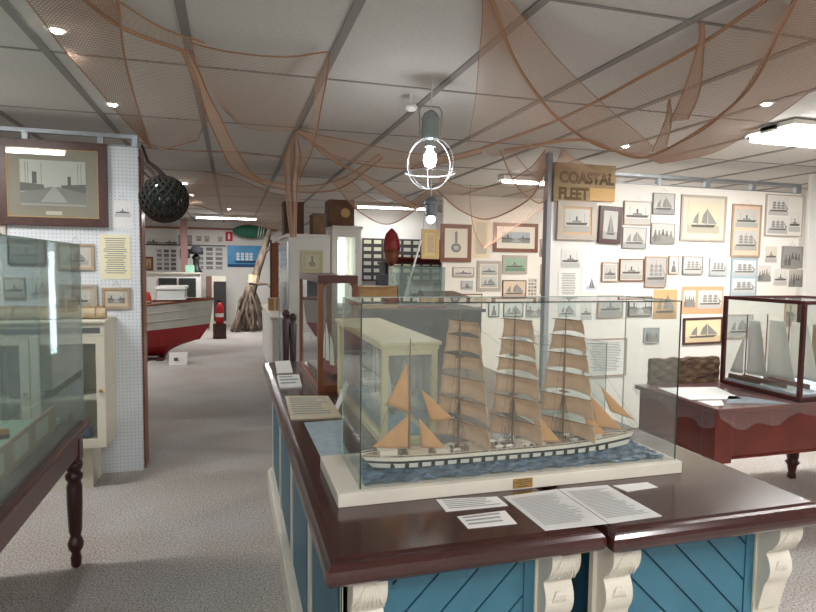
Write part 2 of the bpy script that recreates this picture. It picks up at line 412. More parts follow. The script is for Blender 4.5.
# ------------------------------------------------------------------ glass box
def glass_box(x0, x1, y0, y1, z0, z1, parent, g=M_glass, t=.004, top=True, e=.0016, edge=M_gedge):
    def pane(a, b, c, d, z_, zz): B(a, b, c, d, z_, zz).build('glass_pane', g, parent)
    pane(x0, x1, y0, y0+t, z0, z1-t); pane(x0, x1, y1-t, y1, z0, z1-t)
    pane(x0, x0+t, y0+t, y1-t, z0, z1-t); pane(x1-t, x1, y0+t, y1-t, z0, z1-t)
    if top: pane(x0, x1, y0, y1, z1-t, z1)
    m = MB()
    for X in (x0, x1):
        for Y in (y0, y1): m.box(X-e, X+e, Y-e, Y+e, z0, z1, int(Y == y1))
    for Y in (y0, y1): m.box(x0, x1, Y-e, Y+e, z1-e, z1+e, int(Y == y1))
    for X in (x0, x1): m.box(X-e, X+e, y0, y1, z1-e, z1+e, 1)
    m.build('glass_edge', [edge, M_gedgel], parent)

# main case with sea
S = thing('ship_display_case', 'large frameless glass case on a white base holding the four masted ship', 'display case', (.84, 1.77, CT))
bx0, bx1, by0, by1 = .275, 1.413, 1.597, 1.945
B(bx0, bx1, by0, by1, CT, CT+.038).build('base', M_basewhite, S, bevel=.002)
gx0, gx1, gy0, gy1, gz = .342, 1.404, 1.622, 1.905, 1.444
glass_box(gx0, gx1, gy0, gy1, CT+.038, gz, S)
def seaf(u, v):
    x = gx0+.018+u*(gx1-gx0-.036); y = gy0+.012+v*(gy1-gy0-.024)
    return (x, y, CT+.045+.003*math.sin(x*90+y*60)+.003*math.sin(y*140-x*35+1)+.002*math.sin(x*200+y*17))
m = MB().grid(seaf, 120, 40)
m.build('model_sea', M_sea, S, smooth=True)
pl0 = at(513, 486, by0).x; pl1 = at(532, 486, by0).x
P = B(pl0, pl1, by0-.003, by0-.0002, CT+.006, CT+.034).build('name_plate', M_brass, S)
m = MB()
for k, (a, b) in enumerate(((.2, .8), (.1, .9), (.3, .7), (.25, .75))):
    m.box(pl0+(pl1-pl0)*a, pl0+(pl1-pl0)*b, by0-.0036, by0-.003, CT+.029-k*.0065, CT+.031-k*.0065)
m.build('plate_lettering', M_inkd, P, local=False)

# ------------------------------------------------------------------ the four masted model ship
SY = 1.768; WZ = CT+.046
SH = thing('model_sailing_ship', 'four masted model barque with tan sails on painted sea inside the big glass case', 'model ship', (.88, SY, WZ))
xs, xb = .412, 1.325; NL = 60
def hb(t):   # half breadth
    return .047*(max(0, min(1, (t+.01)/.10))**.5)*(1-max(0, (t-.70)/.30)**2.2)
def sheer(t): return .030+.016*max(0, t-.6)**1.5*2.6+.010*max(0, .25-t)*2
lev = [(0, .80), (.005, .93), (.018, .985), (.025, 1.0), (.036, 1.0)]
def sect(t, k):
    z, wf = lev[k]; s = sheer(t)/.030; ext = 0
    x = xs+(xb-xs)*t
    if t > .9: x += (t-.9)*.42*lev[k][0]/.034*.6
    if t < .1: x -= (.1-t)*.35*lev[k][0]/.034
    return x, hb(t)*wf, WZ+z*s
m = MB()
for side in (-1, 1):
    for i in range(NL):
        for k in range(4):
            q = []
            for (tt, kk) in ((i/NL, k), ((i+1)/NL, k), ((i+1)/NL, k+1), (i/NL, k+1)):
                x, b, z = sect(tt, kk); q.append((x, SY+side*b, z))
            m.poly(q, [2, 0, 1, 4][k])
for i in range(NL):    # deck
    a = sect(i/NL, 4); b = sect((i+1)/NL, 4)
    m.poly([(a[0], SY-a[1], a[2]-.003), (b[0], SY-b[1], b[2]-.003), (b[0], SY+b[1], b[2]-.003), (a[0], SY+a[1], a[2]-.003)], 3)
a = [sect(0, k) for k in range(5)]
m.poly([(q[0], SY-q[1], q[2]) for q in a]+[(q[0], SY+q[1], q[2]) for q in a[::-1]], 4)
m.build('hull', [flat(222, 218, 206), flat(32, 28, 28), flat(90, 96, 92), flat(150, 128, 104), flat(222, 214, 196)], SH)
m = MB()
for k in range(19):
    t = .06+k*.046; x, b, z = sect(t, 1); x2, b2, z2 = sect(t, 2)
    for sd in (-1, 1):
        m.box(x-.006, x+.006, SY+sd*b2-.0015 if sd > 0 else SY-b2-.0015, SY+sd*b2+.0015 if sd > 0 else SY-b2+.0015, z+.001, z2+.001)
m.build('gun_ports', flat(30, 28, 28), SH)
m = MB()
for sd in (-1, 1):
    m.tube([(sect(i/NL, 4)[0], SY+sd*sect(i/NL, 4)[1], sect(i/NL, 4)[2]+.006) for i in range(NL+1)], .0012, 5)
    for i in range(0, NL+1, 2):
        q = sect(i/NL, 4); m.tube([(q[0], SY+sd*q[1], q[2]-.002), (q[0], SY+sd*q[1], q[2]+.006)], .0009, 4)
m.build('deck_rail', flat(206, 196, 176), SH)
def dz(x):
    t = (x-xs)/(xb-xs); return sect(max(0, min(1, t)), 4)[2]-.003
rnd = random.Random(3)
for (t0, t1, hw, hh, c) in ((.02, .08, .022, .016, (226, 218, 200)), (.12, .19, .018, .014, (196, 176, 150)), (.22, .27, .02, .012, (214, 204, 184)), (.34, .42, .018, .015, (180, 156, 130)),
                            (.52, .60, .02, .014, (220, 210, 190)), (.66, .71, .016, .013, (150, 120, 96)), (.80, .88, .014, .012, (202, 190, 168))):
    a = xs+(xb-xs)*t0; b = xs+(xb-xs)*t1
    MB().box(a, b, SY-hw, SY+hw, dz((a+b)/2), dz((a+b)/2)+hh).box(a-.002, b+.002, SY-hw-.002, SY+hw+.002, dz((a+b)/2)+hh, dz((a+b)/2)+hh+.002).build('deckhouse', flat(*c), SH)
for t0 in (.29, .45, .49, .62, .75):
    for sd in (-1, 1):
        x = xs+(xb-xs)*t0; zz = dz(x)+.012; q = []
        prof = [(0, .0005), (.25, .005), (.5, .0065), (.75, .005), (1, .0005)]
        m = MB().tube([(x-.017+.034*a, SY+sd*.030, zz) for a, _ in prof], [r for _, r in prof], 8)
        m.box(x-.010, x-.008, SY+sd*.03-.004, SY+sd*.03+.004, dz(x), zz).box(x+.008, x+.010, SY+sd*.03-.004, SY+sd*.03+.004, dz(x), zz)
        m.build('lifeboat', flat(220, 214, 200), SH, smooth=True)
m = MB()
for k in range(34):
    x = xs+.05+rnd.random()*(xb-xs-.12); h = .004+rnd.random()*.01; yy = SY+(rnd.random()-.5)*.06
    m.box(x-.004, x+.003, yy-.003, yy+.003, dz(x), dz(x)+h)
m.build('deck_fittings', flat(86, 66, 54), SH)
masts = [(409, 338), (458, 309), (512, 309), (562, 309)]
MX = []
yd = Vector((.42, -.907, 0)).normalized()
for k, (px, ty) in enumerate(masts):
    x = at(px, 450, SY).x; zt_ = min(at(px, ty, SY).z, 1.432); MX.append((x, zt_))
    MB().tube([(x, SY, dz(x)-.01), (x, SY, dz(x)+.18), (x, SY, dz(x)+.32 if zt_ > dz(x)+.33 else (dz(x)+zt_)/2+.08), (x, SY, zt_)], [.0042, .0036, .0026, .0012], 8).build('mast', M_spar, SH)
    if k: 
        m = MB()
        for dzz in (.17, .30): m.box(x-.010, x+.010, SY-.016, SY+.016, dz(x)+dzz, dz(x)+dzz+.003)
        m.build('mast_top', M_spar, SH)
sq = {1: ([321, 336, 356, 378, 400, 422], [334, 353, 371, 398, 417, 441], .125, .25),
      2: ([320, 341, 360, 377, 398, 420], [338, 356, 372, 395, 417, 438], .115, .225),
      3: ([320, 336, 354, 373, 396, 420], [332, 350, 369, 391, 414, 435], .105, .235)}
for k, (tops, bots, l0, l1) in sq.items():
    x, _ = MX[k]; px = masts[k][0]
    for r in range(6):
        zt_ = at(px, tops[r], SY).z; zb = at(px, bots[r]+2, SY).z
        la = l0+(l1-l0)*r/6; lb = l0+(l1-l0)*(r+1)/6
        c = Vector((x+.007, SY, 0))
        def sf(u, v, zt_=zt_, zb=zb, la=la, lb=lb, c=c, r=r):
            s = u*2-1; l = la+(lb-la)*v; belly = .042*math.sin(math.pi*min(1, v*.75+.10))*(1-s*s*.85)
            arch = .011*(1-s*s)*v*v
            p = c + yd*(s*l/2) + Vector((.85, .15, 0))*belly; p.z = zt_+(zb-zt_)*v+arch; return p
        s_ = MB().grid(sf, 16, 8).build('square_sail', M_sail, SH, smooth=True, solid=.0008)
        MB().tube([c-yd*(la/2+.008)+Vector((-.002, 0, zt_+.001)), c+Vector((-.002, 0, zt_+.001)), c+yd*(la/2+.008)+Vector((-.002, 0, zt_+.001))], [.001, .0024, .001], 6).build('yard', M_spar, SH)
def tri(pts, bulge=.006, mt=M_sailo, name='staysail'):
    A, Bb, Cc = [Vector(p) for p in pts]; n = (Bb-A).cross(Cc-A).normalized()
    def f(u, v):
        a = A.lerp(Bb, u); b = A.lerp(Cc, u); return a.lerp(b, v)+n*bulge*4*v*(1-v)*u
    MB().grid(f, 10, 8).build(name, mt, SH, smooth=True, solid=.0008)
def T(px, py, dy=0): return at(px, py, SY+dy)
tri([T(407, 363), T(386, 404), T(409, 412)], name='gaff_topsail')
tri([T(409, 414), T(372, 447, .0), T(409, 448)], name='spanker_sail')
tri([T(421, 389), T(430, 421), T(453, 418)]); tri([T(419, 418), T(421, 447), T(446, 448)])
tri([T(533, 409, -.03), T(537, 442, -.03), T(561, 442, -.03)])
tri([T(582, 404), T(588, 434), T(607, 435)], name='jib'); tri([T(590, 395), T(596, 427), T(623, 430)], name='jib'); tri([T(600, 385), T(610, 411), T(634, 420)], name='jib')
bow = Vector((xb-.01, SY, dz(xb)+.004)); bs = at(639, 427, SY)
MB().tube([bow, bow.lerp(bs, .6), bs], [.004, .003, .001], 8).build('bowsprit', M_spar, SH)
MB().tube([T(409, 414), T(384, 404)], .0013, 5).build('gaff', M_spar, SH)
m = MB(); th = .0005
for k in (1, 2, 3):
    x, zt_ = MX[k]
    for sd in (-1, 1):
        for j in range(5):
            m.tube([(x-.02+j*.009, SY+sd*.042, dz(x)), (x, SY, dz(x)+.17)], th, 4)
        m.tube([(x-.03, SY+sd*.03, dz(x)), (x, SY, zt_-.02)], th, 4)
    nx = MX[k+1] if k < 3 else None
    if nx: m.tube([(nx[0]-.005, SY, dz(nx[0])+.01), (x, SY, zt_-.06)], th, 4); m.tube([(nx[0], SY, nx[1]-.15), (x, SY, zt_-.02)], th, 4)
x, zt_ = MX[3]
for q, zz in ((1, zt_-.02), (.75, zt_-.12), (.5, zt_-.2)): m.tube([(x, SY, zz), bow.lerp(bs, q)], th, 4)
x, zt_ = MX[0]
m.tube([(x, SY, zt_-.01), (MX[1][0], SY, dz(x)+.1)], th, 4); m.tube([(x, SY, zt_-.01), (xs, SY, dz(xs)+.006)], th, 4)
m.build('rigging', flat(70, 54, 44), SH)

# ------------------------------------------------------------------ papers on the counter
def quad_paper(pts, name, label, z=CT, t=.0012, mt=M_paper, lines=0, cols=1, cat='paper', group=None, up=(0, 0, 1)):
    a = [Vector((p[0], p[1], z+.0004)) for p in pts]   # order: far-left, far-right, near-right, near-left
    c = sum(a, Vector())/4; o = thing(name, label, cat, (c.x, c.y, z), group)
    MB().prism([a[3], a[2], a[1], a[0]], (0, 0, t)).build('sheet', mt, o)
    if lines:
        m = MB(); r = random.Random(len(label))
        for cc in range(cols):
            for k in range(lines):
                v0 = .1+.8*k/lines; v1 = v0+.8/lines*.45; u0 = (cc+.08)/cols; u1 = (cc+.92-r.random()*.25)/cols
                def q(u, v): return a[0].lerp(a[1], u).lerp(a[3].lerp(a[2], u), v)+Vector((0, 0, t+.0002))
                m.prism([q(u0, v1), q(u1, v1), q(u1, v0), q(u0, v0)], (0, 0, .0002))
        m.build('printed_text', M_ink, o)
    return o
def zq(*pp): return [tuple(atz(x, y, CT)) for x, y in pp]
quad_paper(zq((436, 500), (497, 497), (508, 506), (446, 512)), 'caption_card', 'upper of two small white caption cards in front of the ship case', lines=5)
quad_paper(zq((457, 517), (505, 511), (517, 524), (468, 529)), 'caption_card', 'lower of two small white caption cards, nearest the mahogany counter edge', lines=3)
quad_paper(zq((503, 497), (557, 489.5), (608, 524), (545, 531)), 'laminated_sheet', 'left half of the laminated two page text laid before the ship case', mt=M_paperg, lines=22)
quad_paper(zq((558, 489.4), (607, 485.5), (662, 516.5), (609, 524)), 'laminated_sheet', 'right half of the laminated two page text, glossy with light reflections', mt=M_paperg, lines=22)
quad_paper(zq((613, 486), (647, 482.5), (658, 487.5), (627, 492)), 'caption_card', 'small blank white card under the right end of the case base', lines=0)
quad_paper(zq((304, 423), (342, 420), (344, 456), (322, 460)), 'blue_chart', 'pale blue printed sheet left of the ship case base', mt=mat('pale_blue_print', rgb(176, 194, 206), .5, noise=.25, scale=25))
quad_paper(zq((285, 397), (328, 397), (342, 418), (291, 420)), 'open_booklet', 'tan edged open booklet on the counter by the brown case', t=.006, mt=mat('booklet_cream', rgb(214, 202, 176), .6, noise=.15, scale=30), lines=8)
quad_paper(zq((277, 377), (299, 376), (302, 388), (280, 389)), 'folded_leaflet', 'white folded leaflets stacked near the far counter end', t=.01, lines=3)
quad_paper(zq((275, 362), (290, 361), (293, 373), (277, 374)), 'leaflet', 'small curled white leaflet at the far left counter corner', t=.004)
p = at(333, 402, 2.75)
o = thing('leaning_card', 'white card leaning up against the cream cabinet', 'card', (.50, 2.75, CT))
MB().prism([(.462, 2.70, CT+.001), (.462, 2.78, CT+.001), (.512, 2.78, CT+.12), (.512, 2.70, CT+.12)], (.002, 0, -.0008)).build('card_sheet', M_paper, o)

# ------------------------------------------------------------------ cream cabinet on counter
CX0, CX1, CY0, CY1, CZ = .522, .735, 2.10, 3.07, 1.270
K = thing('cream_display_cabinet', 'low cream painted glass cabinet on the counter behind the ship case', 'display cabinet', ((CX0+CX1)/2, (CY0+CY1)/2, CT))
MB().box(CX0-.012, CX1+.012, CY0-.012, CY1+.01, CZ-.014, CZ).box(CX0-.004, CX1+.004, CY0-.004, CY1+.004, CZ-.03, CZ-.014).build('top', M_ycream, K, bevel=.003)
MB().box(CX0, CX1, CY0, CY1, CT, CT+.028).build('base', M_ycream, K, bevel=.003)
for X in (CX0, CX1-.024):
    for Y in (CY0, CY1-.024): B(X, X+.024, Y, Y+.024, CT+.028, CZ-.03).build('post', M_ycream, K, bevel=.002)
for Y in (CY0, CY1-.02): B(CX0+.024, CX1-.024, Y, Y+.02, CZ-.05, CZ-.03).build('rail', M_ycream, K)
B(CX0+.024, CX1-.024, CY0+.012, CY0+.015, CT+.028, CZ-.05).build('glass_pane', M_glass, K)
B(CX0+.012, CX0+.015, CY0+.024, CY1-.024, CT+.028, CZ-.03).build('glass_pane', M_glass, K)
B(CX1-.015, CX1-.012, CY0+.024, CY1-.024, CT+.028, CZ-.03).build('glass_pane', M_glass, K)
B(CX0+.024, CX1-.024, CY1-.015, CY1-.012, CT+.028, CZ-.03).build('glass_pane', M_glass, K)
B(CX0+.035, CX1-.035, CY0+.035, CY1-.04, CT+.029, CT+.036).build('blue_base_cloth', mat('pale_blue_cloth', rgb(150, 182, 200), .7, noise=.3, scale=30, bump=.5), K)
def small_ship(x, y, z, L, label, hullc, sailc, along='y', name='model_boat', masts_=3, square=False):
    o = thing(name, label, 'model boat', (x, y, z))
    def W(a, b, c): return (x+b, y+a, z+c) if along == 'y' else (x+a, y+b, z+c)
    m = MB(); n = 14
    for sd in (-1, 1):
        for i in range(n):
            for k in range(2):
                q = []
                for (ii, kk) in ((i, k), (i+1, k), (i+1, k+1), (i, k+1)):
                    t = ii/n; b = L*.09*math.sin(math.pi*min(1, .12+t*.88))**.6*(.45, .85, 1)[kk] if ii < n else .0005
                    q.append(W(-L/2+L*t+(kk*.04*L*(t > .9)), sd*b, (0, .04, .085)[kk]*L+.02*L*(2*t-1)**2*(kk > 0)))
                m.poly(q)
    for i in range(n):
        def bb(ii): return L*.09*math.sin(math.pi*min(1, .12+ii/n*.88))**.6 if ii < n else .0005
        m.poly([W(-L/2+L*i/n, -bb(i), .08*L), W(-L/2+L*(i+1)/n, -bb(i+1), .08*L), W(-L/2+L*(i+1)/n, bb(i+1), .08*L), W(-L/2+L*i/n, bb(i), .08*L)])
    m.build('hull', hullc, o, smooth=False)
    for k in range(masts_):
        t = (k+1)/(masts_+1); a = -L/2+L*t; H = L*(.62 if k else .5)
        MB().tube([W(a, 0, .07*L), W(a, 0, H)], L*.008, 5).build('mast', M_spar, o)
        A = Vector(W(a-.01*L, 0, H*.95)); Bq = Vector(W(a-.01*L, 0, .13*L)); Cq = Vector(W(a-L*.5/(masts_+.6), L*.02, .15*L)); Dq = Vector(W(a-L*.24/(masts_+.6), L*.02, H*.72))
        MB().poly([A, Bq, Cq, Dq]).build('sail', sailc, o, solid=.001)
        if k == masts_-1:
            MB().poly([W(a+.01*L, 0, H*.9), W(a+.02*L, 0, .14*L), W(L*.56, L*.01, .11*L)]).build('jib', sailc, o, solid=.001)
    return o
M_ws = mat('white_model_sail', rgb(222, 220, 212), .8)
small_ship(.645, 2.62, CT+.037, .42, 'white model ship in the cream cabinet on its blue cloth', flat(226, 226, 220), M_ws)
# second frameless case on the right unit
K2 = thing('small_glass_case', 'small frameless glass case on the counter behind the ship case right end', 'display case', (1.37, 2.3, CT))
kx0, kx1 = at(541, 346, 2.18).x, at(607, 343, 2.18).x
kz = at(607, 343, 2.18).z
B(kx0-.01, kx1+.01, 2.17, 2.52, CT, CT+.02).build('base', M_basewhite, K2)
glass_box(kx0, kx1, 2.18, 2.5, CT+.02, kz, K2, e=.001)
small_ship((kx0+kx1)/2, 2.34, CT+.021, .20, 'tiny white model yacht inside the small frameless glass case', flat(190, 196, 190), M_ws, along='x', masts_=1)

# ------------------------------------------------------------------ brown glass case on counter
X0, X1, Y0, Y1, Z1 = .425, .635, 3.10, 4.0, 1.492
K = thing('brown_glazed_case', 'tall brown wooden glazed case at the far end of the counter', 'display case', ((X0+X1)/2, (Y0+Y1)/2, CT))
B(X0, X1, Y0, Y1, CT, CT+.035).build('base', M_brown, K, bevel=.003)
B(X0, X1, Y0, Y1, Z1-.04, Z1).build('top', M_dmaroon, K, bevel=.004)
for X in (X0, X1-.028):
    for Y in (Y0, Y1-.028): B(X, X+.028, Y, Y+.028, CT+.035, Z1-.04).build('post', M_brown, K, bevel=.003)
m = MB(); r = .03
for sx, X in ((1, X0+.028), (-1, X1-.028)):
    pts = [(X, Y0+.004, Z1-.041)]+[(X+sx*(r-r*math.sin(a)), Y0+.004, Z1-.041-r+r*math.cos(a)) for a in [k*math.pi/12 for k in range(7)]]
    m.prism(pts, (0, .02, 0))
m.build('corner_bracket', M_dmaroon, K)
B(X0+.01, X0+.013, Y0+.028, Y1-.028, CT+.035, Z1-.04).build('glass_pane', M_glass, K)
B(X0+.028, X1-.028, Y0+.01, Y0+.013, CT+.035, Z1-.04).build('glass_pane', M_glass, K)
B(X1-.013, X1-.01, Y0+.028, Y1-.028, CT+.035, Z1-.04).build('glass_pane', M_glass, K)
B(X0+.028, X1-.028, Y1-.012, Y1-.008, CT+.035, Z1-.04).build('back_panel', mat('grey_lining', rgb(150, 152, 148), .6, noise=.3, scale=9), K)
small_ship(.53, 3.45, CT+.036, .5, 'model schooner with red hull inside the tall brown case', flat(120, 44, 40), M_ws, masts_=2)

# ------------------------------------------------------------------ picture maker
def shade(g): g = int(g*.72+50); return flat(g, g-3, g-8)
def ship_polys(kind, r):
    P = []
    if kind == 'square':
        P.append(([(.1, .22), (.9, .22), (.96, .32), (.06, .30)], 70))
        for mx, hh in ((.28, .8), (.5, .9), (.72, .82)):
            P.append(([(mx-.008, .3), (mx+.008, .3), (mx+.008, hh), (mx-.008, hh)], 80))
            z = .36
            while z < hh-.12:
                wd = .11*(1-(z-.3)*.7); P.append(([(mx-wd, z), (mx+wd, z), (mx+wd*.85, z+.11), (mx-wd*.85, z+.11)], 130)); z += .14
        P.append(([(.9, .3), (1.0, .38), (.8, .7)], 140))
    elif kind == 'schooner':
        P.append(([(.15, .2), (.8, .2), (.9, .3), (.1, .28)], 60))
        for mx, hh, wd in ((.32, .72, .16), (.6, .85, .18)):
            P.append(([(mx-.008, .28), (mx+.008, .28), (mx+.008, hh), (mx-.008, hh)], 70))
            P.append(([(mx-.01, .32), (mx-wd, .34), (mx-wd*.7, hh*.72), (mx-.01, hh*.95)], 120))
        P.append(([(.63, .32), (.92, .33), (.62, .8)], 135))
    elif kind == 'yacht':
        P.append(([(.3, .15), (.75, .15), (.82, .23), (.25, .22)], 50))
        P.append(([(.5, .24), (.3, .26), (.48, .9)], 90)); P.append(([(.53, .24), (.76, .25), (.52, .85)], 110))
    elif kind == 'steamer':
        P.append(([(.08, .3), (.86, .3), (.94, .42), (.05, .4)], 65)); P.append(([(.3, .42), (.68, .42), (.66, .5), (.32, .5)], 120))
        P.append(([(.45, .5), (.52, .5), (.52, .68), (.45, .68)], 60))
        for mx in (.2, .8): P.append(([(mx-.006, .42), (mx+.006, .42), (mx+.006, .8), (mx-.006, .8)], 80))
    elif kind == 'people':
        P.append(([(0, 0), (1, 0), (1, .3), (.5, .42), (0, .34)], 120))
        for k in range(5):
            x = .08+k*.17+r.random()*.03; h = .42+r.random()*.22; P.append(([(x, .08), (x+.14, .08), (x+.15, h*.75), (x+.11, h), (x+.1, h+.04), (x+.105, h+.13), (x+.07, h+.17), (x+.035, h+.13), (x+.04, h+.04), (x+.02, h), (x-.01, h*.75)], 55+int(r.random()*70)))
    elif kind == 'portrait':
        P.append(([(.2, .05), (.8, .05), (.7, .4), (.58, .48), (.62, .7), (.5, .8), (.38, .7), (.42, .48), (.3, .4)], 95))
    elif kind == 'harbour':
        P.append(([(0, .05), (1, .05), (1, .3), (.6, .42), (.45, .42), (0, .28)], 120))
        P.append(([(.0, .3), (.36, .36), (.36, .46), (0, .5)], 80)); P.append(([(.62, .36), (1, .3), (1, .5), (.62, .46)], 80))
        P.append(([(.18, .48), (.25, .48), (.25, .74), (.18, .74)], 60)); P.append(([(.72, .46), (.77, .46), (.77, .66), (.72, .66)], 60))
        for mx in (.08, .12, .32, .88, .93): P.append(([(mx-.004, .45), (mx+.004, .45), (mx+.004, .95), (mx-.004, .95)], 90))
        P.append(([(.3, .08), (.72, .08), (.53, .42), (.49, .42)], 176)); P.append(([(.5, .2), (.53, .2), (.53, .36), (.5, .36)], 50))
    elif kind == 'emblem':
        P.append(([(.45, .5), (.55, .5), (.56, .85), (.5, .92), (.44, .85)], 120))
        P.append(([(.5+.22*math.cos(a*.5236), .34+.16*math.sin(a*.5236)) for a in range(12)], 110)); P.append(([(.5+.12*math.cos(a*.5236), .34+.08*math.sin(a*.5236)) for a in range(12)], 190))
    return P
PB = [0]
def picture(px, Y, frame, art, label, fw=.012, mount=None, mw=.0, paper=(192, 190, 182), water=None, hook=False, name='framed_picture', cat='picture', glazed=False, depth=.018, panels=None, tilt=0, group=None):
    x0p, y0p, x1p, y1p = px; PB[0] += 1; r = random.Random(PB[0])
    c0 = at((x0p+x1p)/2, (y0p+y1p)/2, Y); a = at(x0p, (y0p+y1p)/2, Y); b = at(x1p, (y0p+y1p)/2, Y); t = at((x0p+x1p)/2, y0p, Y); d = at((x0p+x1p)/2, y1p, Y)
    W = b.x-a.x-.004; H = t.z-d.z-.004; cx = c0.x; z0 = d.z
    o = thing(name, label, cat, (cx, Y-.001, z0), group); o.rotation_euler = (0, math.radians(tilt), 0)
    f = -depth
    def bx(x0, x1, ya, yb, z0_, z1_): return MB().box(x0, x1, ya, yb, z0_, z1_)
    hw = W/2
    if frame:
        m = MB()
        for o4 in ([(-hw, 0), (hw, 0), (hw-fw, fw), (-hw+fw, fw)], [(hw, 0), (hw, H), (hw-fw, H-fw), (hw-fw, fw)], [(hw, H), (-hw, H), (-hw+fw, H-fw), (hw-fw, H-fw)], [(-hw, H), (-hw, 0), (-hw+fw, fw), (-hw+fw, H-fw)]):
            m.prism([(q[0], f, q[1]) for q in o4], (0, depth-.0005, 0))
        m.build('frame', frame, o, local=True, bevel=.0015 if fw > .02 else 0)
    else: fw = 0
    ix0, ix1, iz0, iz1 = -hw+fw, hw-fw, fw, H-fw
    yb = f+.005 if frame else -.002
    if mount:
        bx(ix0, ix1, yb+.002, yb+.0035, iz0, iz1).build('mount', flat(*mount), o, local=True)
        k0 = mw; ix0 += k0; ix1 -= k0; iz0 += k0; iz1 -= k0
    m = MB(); mats = [flat(*paper)]; idx = {}
    def sm(g):
        g = max(10, min(245, int(g/10)*10))
        if g not in idx: idx[g] = len(mats); mats.append(shade(g))
        return idx[g]
    areas = panels or [(0, 0, 1, 1)]
    if not panels: m.box(ix0, ix1, yb, yb+.0018, iz0, iz1, 0)
    arts = art if isinstance(art, (list, tuple)) else [art]*len(areas)
    for ia, ((u0, v0, u1, v1), kd) in enumerate(zip(areas, arts)):
        if ia and arts[0] is None: yb -= .0006
        ax0 = ix0+(ix1-ix0)*u0; ax1 = ix0+(ix1-ix0)*u1; az0 = iz0+(iz1-iz0)*v0; az1 = iz0+(iz1-iz0)*v1
        if panels: m.box(ax0, ax1, yb, yb+.0018, az0, az1, 0)
        def q(u, v, e): return (ax0+(ax1-ax0)*u, yb-.0003-e, az0+(az1-az0)*v)
        if kd == 'text':
            n = max(5, int((az1-az0)/.018)); 
            for k in range(n):
                v = .9-.82*k/n; l = .12+r.random()*.12; m.poly([q(l, v, 0), q(1-l, v, 0), q(1-l, v+.35/n, 0), q(l, v+.35/n, 0)], sm(130))
        elif kd in ('sheet',):
            for i in range(3):
                for j in range(5):
                    u = .08+i*.31; v = .05+j*.19; m.poly([q(u, v, 0), q(u+.22, v, 0), q(u+.22, v+.13, 0), q(u, v+.13, 0)], sm(80+r.random()*90))
        elif kd:
            water = water or tuple(int(v*.86) for v in paper)
            if kd not in ('emblem', 'portrait', 'people'): mats.append(flat(*water)); m.poly([q(0, 0, 0), q(1, 0, 0), q(1, .26, 0), q(0, .26, 0)], len(mats)-1)
            for pl, g in ship_polys(kd, r):
                e = .0002+.0001*(len(m.f) % 9); m.poly([q(u, v, e) for u, v in pl], sm(g))
    m.build('print', mats, o, local=True)
    if glazed: bx(-hw+.9*fw, hw-.9*fw, f+.001, f+.0025, .9*fw, H-.9*fw).build('glass', glass('picture_glass', (.95, .96, .95), .03, rough=.02), o, local=True)
    if hook:
        MB().tube([(-W*.16, -.004, H), (0, -.003, H+.05), (W*.16, -.004, H)], .0012, 4).build('hanging_wire', M_ink, o, local=True)
    return o
F_tan = mat('pale_timber_frame', rgb(176, 152, 128), .5, noise=.15, scale=20); F_taupe = mat('taupe_frame', rgb(176, 164, 150), .5)
F_brown = mat('brown_frame', rgb(128, 78, 54), .4, noise=.2, scale=15); F_dark = mat('dark_frame', rgb(78, 50, 46), .4); F_grey = mat('grey_frame', rgb(140, 136, 132), .5)
F_big = mat('dark_oak_frame', rgb(80, 46, 36), .4, noise=.4, scale=30); F_blue = mat('pale_blue_frame', rgb(172, 182, 186), .5); F_black = mat('black_frame', rgb(44, 40, 42), .4)
# left partition pictures
o = picture((0, 141, 109.5, 226), LW, F_big, 'harbour', 'large dark oak framed photograph of a harbour wharf with steamers', fw=.056, mount=(150, 140, 124), mw=.08, paper=(198, 196, 188), glazed=True, depth=.04)
W_ = at(55, 180, LW)
m = MB(); hw = (at(109.5, 183, LW).x-at(0, 183, LW).x-.004)/2; H_ = at(55, 141, LW).z-at(55, 226, LW).z-.004
for q in ((-hw+.054, -hw+.062, .054, H_-.054), (hw-.062, hw-.054, .054, H_-.054), (-hw+.062, hw-.062, .054, .062), (-hw+.062, hw-.062, H_-.062, H_-.054)): m.box(q[0], q[1], -.038, -.034, q[2], q[3])
m.build('gilt_slip', flat(190, 150, 90), o, local=True); B(-.05, .05, -.0358, -.0332, .075, .10).build('caption_label', flat(214, 206, 190), o, local=True)
picture((112, 200, 134, 229), LW, None, [None, 'steamer'], 'white calendar like print beside the large oak framed photograph', paper=(226, 224, 222), hook=True, panels=[(0, 0, 1, 1), (.12, .42, .88, .85)])
picture((100, 234, 131, 279), LW, None, 'text', 'yellow cream typed notice on the left pegboard', paper=(232, 224, 190), name='typed_notice', cat='notice')
picture((102, 287, 131, 308.5), LW, F_tan, 'harbour', 'small tan framed print below the yellow typed notice', fw=.018, mount=(206, 190, 168), mw=.02, hook=True)
picture((57, 243, 95, 270), LW, F_tan, 'schooner', 'pink timber framed print left of the typed notice', fw=.018, mount=(196, 186, 170), mw=.02, hook=True)
picture((60, 284, 98, 313), LW, F_taupe, 'steamer', 'taupe framed print above the white cabinet, behind case glass', fw=.02, mount=(186, 176, 160), mw=.025)
picture((8, 239, 47, 265), LW, F_black, 'steamer', 'black framed grey print behind the left glass case', fw=.012, paper=(140, 142, 138))
picture((-14, 224, 7, 240), LW, F_taupe, 'steamer', 'taupe framed print cut by the left picture edge under the oak frame', fw=.014, hook=False)
picture((4, 277, 26, 298), LW, F_tan, 'steamer', 'leftmost small faded print above the wrapped bundle', fw=.006)
picture((31, 277, 51, 298), LW, None, 'schooner', 'small unframed print behind the bright reflection in the left case', paper=(200, 200, 196))

